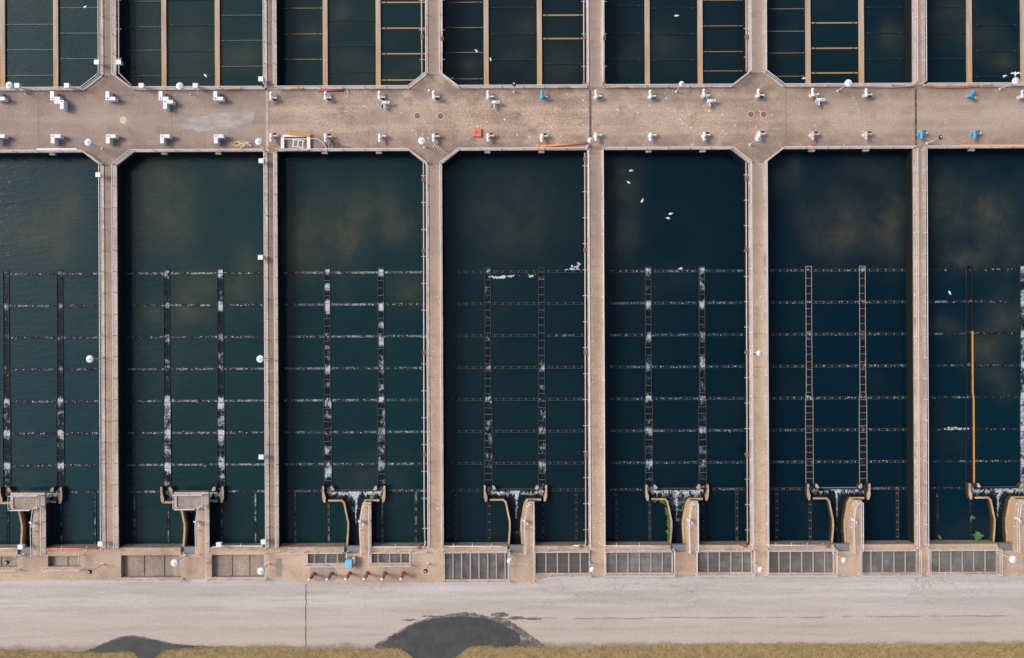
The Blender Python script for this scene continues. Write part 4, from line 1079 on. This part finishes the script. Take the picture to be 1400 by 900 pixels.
pipe([(825.5,-20),(826,113)], 0.1, 0.075, M['rail'], 'pale pipe along the right side of the fourth upper divider', couplings=[(826,52),(826,115)])
pipe([(1020,-20),(1020.4,98)], 0.1, 0.075, M['pink'], 'pale pipe along the left side of the fifth upper divider', couplings=[(1020.5,51)])
pipe([(162,-20),(162.5,100),(180,117)], 0.4, 0.075, M['rail'], 'pale pipe along the right side of the first upper divider')
pipe([(67,750.5),(136,750)], 0.15, 0.09, M['redor'], 'red pipe along the end wall of the first open basin')
pipe([(0,750.5),(28,749.5)], 0.15, 0.07, M['rail'], 'short white pipe at the lower left border below the first open basin')
pipe([(290,749),(300,746.8),(358,747),(361,742)], 0.15, 0.075, M['white'], 'white pipe with bent end along the end wall of the second open basin')
pipe([(511,748),(570,748),(580,748),(582,740)], 0.15, 0.065, M['rail'], 'white pipe along the end wall of the third open basin', couplings=[(573,747.5)])
pipe([(607,747),(685,747),(693,748.5)], 0.15, 0.065, M['rail'], 'white pipe along the end wall of the fourth open basin', brk=2.2)
pipe([(784,746),(800,746),(801,738)], 0.15, 0.065, M['white'], 'short white pipe in the lower right corner of the fourth open basin', couplings=[(794,746)])
pipe([(827,746.5),(890,746.5),(898,748.5),(916,748.5)], 0.15, 0.065, M['rail'], 'white pipe along the end wall of the fifth open basin', brk=2.2)
pipe([(1050,745.5),(1136,746)], 0.15, 0.065, M['rail'], 'white pipe with many brackets along the end wall of the sixth open basin', brk=1.9, couplings=[(1132,746)])
pipe([(1011,745.5),(1022,745.5)], 0.15, 0.06, M['rust'], 'short rusty pipe at the lower right corner of the fifth open basin', brk=9, couplings=[(1018,745.5)])

# ---- loose things on the deck
def poly_tube(pts, r, mat, name, label, cat, z=0.06, zs=None, group=None):
    w = [(*W(a, b), (zs[i] if zs else z)) for i, (a, b) in enumerate(pts)]
    o = MB().tube(w, r, 8).build(name, mat, at=w[0], smooth=True); return tag(o, label, cat, group)
def spl(pts, sub=8):
    out = []
    for i in range(len(pts)-1):
        p0, p1, p2, p3 = [Vector(pts[max(0, min(len(pts)-1, i+q))]) for q in (-1, 0, 1, 2)]
        for u in range(sub):
            s_ = u/sub; v = 0.5*((2*p1)+(-p0+p2)*s_+(2*p0-5*p1+4*p2-p3)*s_**2+(-p0+3*p1-3*p2+p3)*s_**3); out.append((v.x, v.y))
    return out+[tuple(pts[-1])]
# white tubular frame with a ladder in it, plank above
x_, y_ = W(405, 196)
f = thing('frame_trolley', (x_, y_, 0), 'white tubular rectangular frame lying by the lower deck edge', 'frame')
hw, hh = 1.6, 0.85
for a, b in (((-hw,-hh),(hw,-hh)),((-hw,hh),(hw,hh))): MB().box(a[0], b[0], a[1]-0.13, a[1]+0.13, 0.25, 0.42).build('long_bar', M['white'], f)
for s_ in (-1, 1):
    MB().box(s_*hw-0.2, s_*hw+0.2, -hh+0.132, hh-0.132, 0.24, 0.41).build('end_bar', M['white'], f)
    for s2 in (-1, 1): MB().tube([(s_*(hw-.1), s2*hh, 0), (s_*(hw-.1), s2*hh, 0.3)], 0.05, 8).build('leg', M['white'], f)
MB().box(-hw+0.2, hw-0.2, 0.42, 0.50, 0.25, 0.33).build('inner_bar', M['white'], f)
l_ = thing('ladder', (x_+0.3, y_-0.15, 0.3), 'short white ladder lying inside the tubular frame', 'ladder', rz=-0.12)
for s_ in (-1, 1): MB().box(-0.75+0*s_, 0.75, s_*0.42-0.05, s_*0.42+0.05, 0.15, 0.23).build('stile', M['white'], l_)
for u in range(3): MB().box(-0.62+u*0.58, -0.50+u*0.58, -0.37, 0.37, 0.16, 0.21).build('rung', M['white'], l_)
x_, y_ = W(410, 183.5, 0.5)
tag(MB().box(x_-1.28, x_+1.28, y_-0.23, y_+0.23, 0.42, 0.5).build('plank', M['timber'], at=(x_, y_, 0.0)), 'orange timber plank resting on the top of the white frame', 'plank').rotation_euler = (0,0,-0.10)
poly_tube(spl([(424,190),(434,191),(441,195),(445,200),(447,206),(447,211)]), 0.075, M['hose'], 'hose', 'pale hose curving from the white frame to the deck edge', 'hose', zs=None, z=0.3)
poly_tube(spl([(450,204),(449,197),(453,196),(455,200),(452,203),(456,205)]), 0.04, M['hose'], 'hose', 'thin pale hose curled on the damp patch', 'hose', z=0.06)
poly_tube(spl([(358,197),(368,199),(378,199),(388,205)]), 0.05, M['yellow'], 'hose', 'yellow hose from the lamp to the white frame', 'hose', z=0.10)
# rope pile
rp = []
for u in range(34):
    a = u*1.15; rr = R.uniform(0.5, 1.0)
    rp.append((330.5+13*rr*math.cos(a)+R.uniform(-2,2), 197.5+4.0*rr*math.sin(a)+R.uniform(-1,1)))
rp = spl(rp, 5)
w = [(*W(a, b), 0.06+0.14*R.random()) for a, b in rp]
tag(MB().tube(w, 0.045, 6).build('rope', M['rope'], at=w[0]), 'tangled heap of tan rope on the lower deck edge', 'rope')
mb = MB()
for u in range(5):
    a, b = W(327+u*3.2, 197+R.uniform(-2,3)); d = Vector((R.uniform(.4,.9), R.uniform(-.6,.6), 0)); mb.tube([Vector((a,b,.1))-d*0.6, Vector((a,b,.16))+d*0.6], 0.075, 6)
tag(mb.build('sack', M['hose']), 'crumpled pale sacking on the heap of rope', 'sacking')
poly_tube(spl([(352,194),(356,199),(361,203),(357,206)]), 0.06, M['yellow'], 'strap', 'yellow strap round the foot of the lamp by the rope', 'strap', z=0.08)
# red crate
x_, y_ = W(652.6, 181, 0.4)
t_ = thing('crate', (x_, y_, 0), 'faded red plastic crate alone on the deck', 'crate', rz=-0.08)
mb = MB(); mb.box(-0.5, 0.5, -0.52, 0.52, 0.0, 0.3)
mb.build('tray', M['redor'], t_, bevel=0.03)
for u in range(4): MB().box(-0.46, 0.46, -0.46+u*0.25, -0.32+u*0.25, 0.303, 0.36).build('slat', M['redor'], t_)
MB().box(-0.24, -0.06, -0.08, 0.1, 0.362, 0.42).build('latch', M['rust'], t_)
# orange pipes pair and hoses
poly_tube([(733,200.5),(770,198.5),(802,196)], 0.13, M['orange'], 'pipe', 'upper of two long orange pipes lying on the lower deck edge', 'pipe', z=0.14)
poly_tube([(735,202.6),(760,203),(800,203.4)], 0.12, M['orange'], 'pipe', 'lower of two long orange pipes lying on the lower deck edge', 'pipe', z=0.13)
poly_tube([(736,200),(735.3,203)], 0.1, M['orange'], 'pipe', 'short orange piece joining the two orange pipes', 'pipe', z=0.30)
poly_tube(spl([(1160,118.4),(1190,119),(1220,119.2),(1246,117.6)], 10), 0.13, M['pink'], 'hose', 'thick faded pink hose along the upper deck edge of the sixth basin', 'hose', z=0.14)
poly_tube(spl([(1268,118.6),(1290,119.6),(1320,119),(1338,118)], 10), 0.14, M['orange'], 'hose', 'thick orange hose along the upper deck edge of the seventh basin', 'hose', z=0.15)
poly_tube(spl([(1338,118.6),(1360,118.6),(1385,118.6)], 6), 0.10, M['pink'], 'hose', 'thin pink hose continuing right from the orange hose', 'hose', z=0.12)
poly_tube(spl([(1309,196),(1315,198.6),(1340,198.4),(1372,198.8),(1405,198)], 8), 0.11, M['orange'], 'hose', 'orange hose along the lower deck edge at the right border', 'hose', z=0.12)
poly_tube([(1104,200.5),(1113,198.6)], 0.09, M['redor'], 'pipe', 'short red pipe piece by the lower deck edge of the sixth basin', 'pipe', z=0.1)
poly_tube([(435,124.2),(469,123.8)], 0.14, M['red'], 'pipe', 'red bar lying on the upper deck edge of the third basin', 'pipe', z=0.15)
poly_tube(spl([(470,120),(474,122),(477,128)]), 0.06, M['hose'], 'hose', 'grey hose hanging off the right end of the red bar', 'hose', z=0.2)
for q, (a, b, py, wh) in enumerate([(312,329,121,'second'),(397,414,121,'third'),(763,778,119,'fourth'),(843,857,118.8,'fifth'),(1220,1236,115.5,'sixth'),(1343,1358,115,'seventh')]):
    x0, y0 = W(a, py, 0.3); x1, _ = W(b, py, 0.3)
    tag(MB().box(x0, x1, y0-0.12, y0+0.12, 0.14, 0.3).build('stop_board', M['yellow'], at=((x0+x1)/2, y0, 0.14), bevel=0.02), f'short yellow stop board on the kerb below the {wh} upper basin', 'board', 'yellow stop boards on the kerb')
x0, y0 = W(50, 204.5, 0.3); x1, _ = W(105, 204.5, 0.3)
tag(MB().box(x0, x1, y0-0.14, y0+0.14, 0.14, 0.3).build('board', M['white'], at=((x0+x1)/2, y0, 0.14), bevel=0.02), 'long white board on the lower deck edge at the left', 'board')
# manholes
def manhole(px, py, r, mat, label, ring=None):
    x_, y_ = W(px, py); t_ = thing('manhole_cover', (x_, y_, 0), label, 'manhole cover', 'manhole covers on the deck')
    MB().lathe([(0.02,0.002),(r,0.002),(r,0.03),(r*0.9,0.045),(0.02,0.05)], n=24).build('cover', mat, t_)
    MB().lathe([(r+0.003,0.002),(r+0.10,0.002),(r+0.09,0.022),(r+0.004,0.022)], n=24).build('rim', ring or M['kerb'], t_)
    for s_ in (-1, 1): MB().box(s_*r*0.5-0.05, s_*r*0.5+0.05, -0.03, 0.03, 0.046, 0.07).build('handle', M['steel'], t_)
manhole(169, 164.5, 0.38, M['cream'], 'pale cream manhole cover on the left part of the deck')
for px, py, wh in ((570.5,158.5,'left of two on the deck below the third upper divider'),(602,159,'right of two on the deck below the third upper divider'),(1026.5,156.5,'left of two on the deck below the fifth upper divider'),(1044,156.5,'right of two on the deck below the fifth upper divider')):
    manhole(px, py, 0.36, M['rust'], 'rusty manhole cover, '+wh, M['pink'])
# aluminium ladder lying askew
x_, y_ = W(604, 206)
a0 = Vector((*W(592, 198.5), 0.25)); a1 = Vector((*W(612, 213), 0.18)); d = (a1-a0); L = d.length; ang = math.atan2(d.y, d.x)
t_ = thing('aluminium_ladder', tuple(a0), 'grey aluminium ladder lying askew beside a white lamp', 'ladder', rz=ang)
for s_ in (-1, 1): MB().box(0, L, s_*0.26-0.04, s_*0.26+0.04, -0.05, 0.04).build('stile', M['grey'], t_)
for u in range(8): MB().box(0.15+u*L/8, 0.22+u*L/8, -0.218, 0.218, -0.03, 0.02).build('rung', M['rail'], t_)
# droppings of paint / small white lids
for px, py, wh in ((586.5,124,'left of the actuator under the third divider'),(600.5,705,'x')):
    if wh == 'x': continue
    x_, y_ = W(px, py); tag(MB().lathe([(0.02,0),(0.13,0),(0.12,0.12),(0.02,0.14)], (x_,y_,0.003), 10).build('cap', M['white']), 'small white cap on the deck '+wh, 'cap')

# ---- standpipes on the apron
def make_stand():
    t_ = thing('standpipe', (0,0,0), 'x', 'standpipe')
    MB().lathe([(0.02,0),(0.26,0),(0.26,0.07),(0.14,0.10),(0.02,0.10)], n=14).build('flange', M['rust'], t_)
    MB().tube([(0,0,0.05),(0,0,1.0),(0,0,2.75)], [0.15,0.13,0.11], 12).build('pipe', M['rust'], t_, smooth=True)
    MB().lathe([(0.10,1.15),(0.22,1.2),(0.24,1.35),(0.22,1.5),(0.10,1.55)], n=14).build('valve_body', M['rust'], t_)
    MB().tube([(0.12,0.10,1.35),(0.34,0.26,1.35)], 0.07, 8).build('outlet', M['rust'], t_)
    MB().lathe([(0.02,0),(0.19,0),(0.19,0.04),(0.02,0.04)], (0.0,-0.0,2.0), 14).build('handwheel', M['rust'], t_)
    MB().lathe([(0.02,2.75),(0.16,2.75),(0.17,2.95),(0.10,3.05),(0.02,3.07)], n=14).build('cap', M['white'], t_, smooth=False)
    return t_
ps = make_stand()
for q, (px, py) in enumerate([(422.5,793),(447,792.6),(472.5,792.3),(497.5,792.2),(522,792.2),(547.8,792.2)]):
    x_, y_ = W(px, py, 3.0)
    lab = f'rusty standpipe with white cap, {["leftmost of six in a row","second of six from the left","third of six, nearest the blue cabinet","fourth of six from the left","fifth of six from the left","rightmost of six in a row"][q]}'
    if q == 0: ps.location = (x_, y_, 0); ps['label'] = lab; ps['group'] = 'rusty standpipes on the apron'
    else: dup(ps, (x_, y_, 0), R.uniform(-.2,.2), lab, 'rusty standpipes on the apron')
# blue cabinet
x_, y_ = W(477.5, 769.5, 1.2)
t_ = thing('cabinet', (x_, y_, 0), 'light blue cabinet with grey back beside the left grating of the third basin', 'cabinet')
MB().box(-0.46, 0.40, -0.62, 0.45, 0.0, 1.3).build('body', M['grey'], t_, bevel=0.03)
MB().box(-0.48, 0.34, -0.64, 0.36, 1.303, 1.4).build('lid', M['skyblue'], t_, bevel=0.03)
MB().box(0.36, 0.62, -0.2, 0.6, 0.0, 1.1).build('side_box', M['rail'], t_)
MB().tube([(-0.3,0.6,0.2),(-0.3,0.6,1.4),(-0.1,0.62,1.6)], 0.05, 8).build('conduit', M['rail'], t_)
x_, y_ = W(471, 767, 1.0)
tag(MB().lathe([(0.02,0),(0.16,0),(0.16,0.9),(0.1,1.0),(0.02,1.0)], (0,0,0), 12).build('bin', M['dark'], at=(0,0,0)), 'small black drum at the corner of the blue cabinet', 'drum').location = (x_, y_, 0)
# vent cover on apron of third basin
x_, y_ = W(381, 776)
tag(MB().box(x_-0.36, x_+0.36, y_-1.1, y_+1.1, 0.004, 0.02).build('cover_plate', M['pit'], at=(x_, y_, 0)), 'flat brown cover plate in the apron below the second dividing wall', 'cover plate')

# ---- gulls
def make_gull():
    t_ = thing('gull', (0,0,0), 'x', 'bird')
    mb = MB()
    mb.tube([(-0.30,0,0.06),(-0.20,0,0.07),(-0.05,0,0.08),(0.10,0,0.08),(0.18,0,0.12),(0.22,0,0.17),(0.27,0,0.19),(0.31,0,0.185)], [0.02,0.065,0.115,0.10,0.06,0.055,0.055,0.02], 10)
    mb.build('body', M['gull'], t_, smooth=True)
    w = MB()
    for s_ in (-1, 1): w.add([(0.10,s_*0.09,0.12),(0.04,s_*0.13,0.15),(-0.14,s_*0.12,0.13),(-0.34,s_*0.03,0.10),(-0.12,s_*0.05,0.17)], [(0,1,2,3,4) if s_ > 0 else (4,3,2,1,0)])
    w.build('wings', M['gull'], t_)
    MB().tube([(0.305,0,0.185),(0.37,0,0.175)], [0.02,0.006], 6).build('beak', M['beak'], t_)
    return t_
pgull = make_gull(); pgull.scale = (0.95,)*3
GUL = [(863,233.5,0.1,'topmost of the group in the fifth open basin'),(859,249.5,-0.6,'second from top in the fifth open basin'),(878,274.5,1.1,'middle one of the group in the fifth open basin'),(917,292.5,0.2,'right one of the close pair in the fifth open basin'),(913,298.5,-0.15,'left one of the close pair in the fifth open basin'),
 (117,10,0.4,'in the first upper basin'),(281.5,104,-0.8,'in the second upper basin near the deck'),(651.5,70,-0.7,'in the left bay of the fourth upper basin'),(670.5,81.5,-1.2,'in the middle bay of the fourth upper basin'),(925,22,0.0,'in the middle bay of the fifth upper basin'),(1098.5,107.5,0.3,'in the sixth upper basin by the baffle'),
 (1373,104.5,0.3,'near the lamp in the seventh upper basin'),(1298,400.5,-1.1,'in the rightmost open basin above the second weir row'),(930,367.5,0.2,'on the first weir row of the fifth open basin'),(617,108,0.3,'in the fourth upper basin by the chamfered corner')]
for q, (px, py, a, wh) in enumerate(GUL):
    x_, y_ = W(px, py, WATER); z = WATER-0.02+(0.16 if py == 367.5 else 0)
    lab = 'white gull floating '+wh
    if q == 0: pgull.location = (x_, y_, z); pgull.rotation_euler = (0,0,a); pgull['label'] = lab; pgull['group'] = 'white gulls on the water'
    else: dup(pgull, (x_, y_, z), a+(pi if q % 3 == 1 else 0), lab, 'white gulls on the water')
# flying gull over the top right lamp
x_, y_ = W(1388, 101.5, 5.2)
t_ = thing('gull', (x_, y_, 5.2), 'white gull with spread wings above the lamp in the top right corner', 'bird')
MB().tube([(0,-0.30,0),(0,-0.2,0.01),(0,0,0.02),(0,0.14,0.03),(0,0.24,0.05),(0,0.30,0.04)], [0.03,0.07,0.11,0.09,0.06,0.02], 10).build('body', M['gull'], t_, smooth=True)
for s_ in (-1, 1):
    w = MB(); v = [(s_*0.05,0.12,0.04),(s_*0.32,0.22,0.14),(s_*0.62,0.06,0.10),(s_*0.60,0.0,0.10),(s_*0.30,0.04,0.13),(s_*0.05,-0.10,0.03)]
    w.add(v+[(a, b, c_-0.025) for a, b, c_ in v], [(0,1,4,5),(1,2,3,4),(6,11,10,7),(7,10,9,8)]+[(k, (k+1)%6, 6+(k+1)%6, 6+k) for k in range(6)]); w.build('wing', M['gull'], t_)
MB().tube([(0,0.29,0.04),(0,0.36,0.03)], [0.02,0.006], 6).build('beak', M['beak'], t_)

# floating foam streaks on open water
def foampatch(pts, label, dens):
    mb = MB()
    for (a, b, ra, rb, n) in pts:
        for u in range(n):
            px, py = a+R.gauss(0, ra), b+R.gauss(0, rb); s_ = R.uniform(0.05, 0.18); x_, y_ = W(px, py, WATER+0.02)
            k = 7; o0 = R.random(); mb.add([(x_, y_, WATER+0.05)]+[(x_+s_*R.uniform(.6,1.3)*math.cos(2*pi*(q+o0)/k), y_+s_*R.uniform(.5,.9)*math.sin(2*pi*(q+o0)/k), WATER+0.012) for q in range(k)], [(0, 1+q, 1+(q+1) % k) for q in range(k)])
    tag(mb.build('foam', M['foam']), label, 'foam', kind='stuff')
foampatch([(682,379.5,6,0.7,26),(697,377.5,5,0.6,20),(727,378,2,1.2,9)], 'white foam streak on the water below the first weir row of the fourth open basin', 1)
foampatch([(788,366,3,1.2,14),(783,368.5,6,0.7,14),(791,362,1,2,6)], 'white foam puff at the right wall of the fourth open basin', 1)
foampatch([(1305,586,8,0.7,50)], 'white foam streak on the sixth weir row of the rightmost open basin', 1)
# foam beads spilling along the cross rows
for i in (0, 1, 2, 4, 5, 6):
    mb = MB()
    for k in range(8):
        l, r = basin_edges[i]
        for u in range({0: 26, 1: 44, 2: 40, 4: 26, 5: 16, 6: 14}[i]):
            x_ = R.uniform(max(gx(l)+0.9, -63), min(gx(r)-0.3, 63)); 
            if k == 7 and TX[(i,-1)]-1 < x_ < TX[(i,1)]+1: continue
            y_ = TROW[k]+R.gauss(0, 0.07); s_ = R.uniform(0.03, 0.08)
            mb.add([(x_, y_, WATER+0.085)]+[(x_+s_*1.5*R.uniform(.6,1.2)*math.cos(q*pi/3), y_+s_*R.uniform(.6,1.2)*math.sin(q*pi/3), WATER+0.03) for q in range(6)], [(0, 1+q, 1+(q+1) % 6) for q in range(6)])
    tag(mb.build('foam', M['foam']), f'flecks of white foam along the cross rows of the {ORD[i]} open basin', 'foam', kind='stuff')

# ================================================================== camera, light
cam = bpy.data.cameras.new('camera'); co = bpy.data.objects.new('camera', cam); COL.objects.link(co)
cam.sensor_width = 36; cam.lens = 36*H/(1400*K); cam.clip_end = 1000; cam.clip_start = 1
co.location = (0, 0, H); co.rotation_euler = (0, 0, -S); sc.camera = co
EL, AZ = math.radians(48), math.radians(-72)    # azimuth from +Y (up in the picture) towards +X
sd = Vector((math.sin(AZ)*math.cos(EL), math.cos(AZ)*math.cos(EL), math.sin(EL)))
sun = bpy.data.lights.new('sun', 'SUN'); sun.energy = 1.4; sun.angle = math.radians(18); sun.color = (1.0, 0.95, 0.89)
so = bpy.data.objects.new('sun', sun); COL.objects.link(so); so.rotation_euler = (-sd).to_track_quat('-Z', 'Y').to_euler(); so.location = (0, 0, 60)
wd = bpy.data.worlds.new('World'); sc.world = wd; wd.use_nodes = True
nt = wd.node_tree; bg = nt.nodes['Background']
sky = nt.nodes.new('ShaderNodeTexSky'); sky.sky_type = 'NISHITA'; sky.sun_disc = False
sky.sun_elevation = EL; sky.sun_rotation = AZ; sky.dust_density = 4.0; sky.air_density = 1.0; sky.ozone_density = 1.0
nt.links.new(sky.outputs[0], bg.inputs['Color']); bg.inputs['Strength'].default_value = 0.10
vs_ = sc.view_settings; vs_.view_transform = 'Standard'; vs_.look = 'None'; vs_.exposure = 0.5; vs_.gamma = 1.0
sc.render.resolution_x = 1024; sc.render.resolution_y = 658
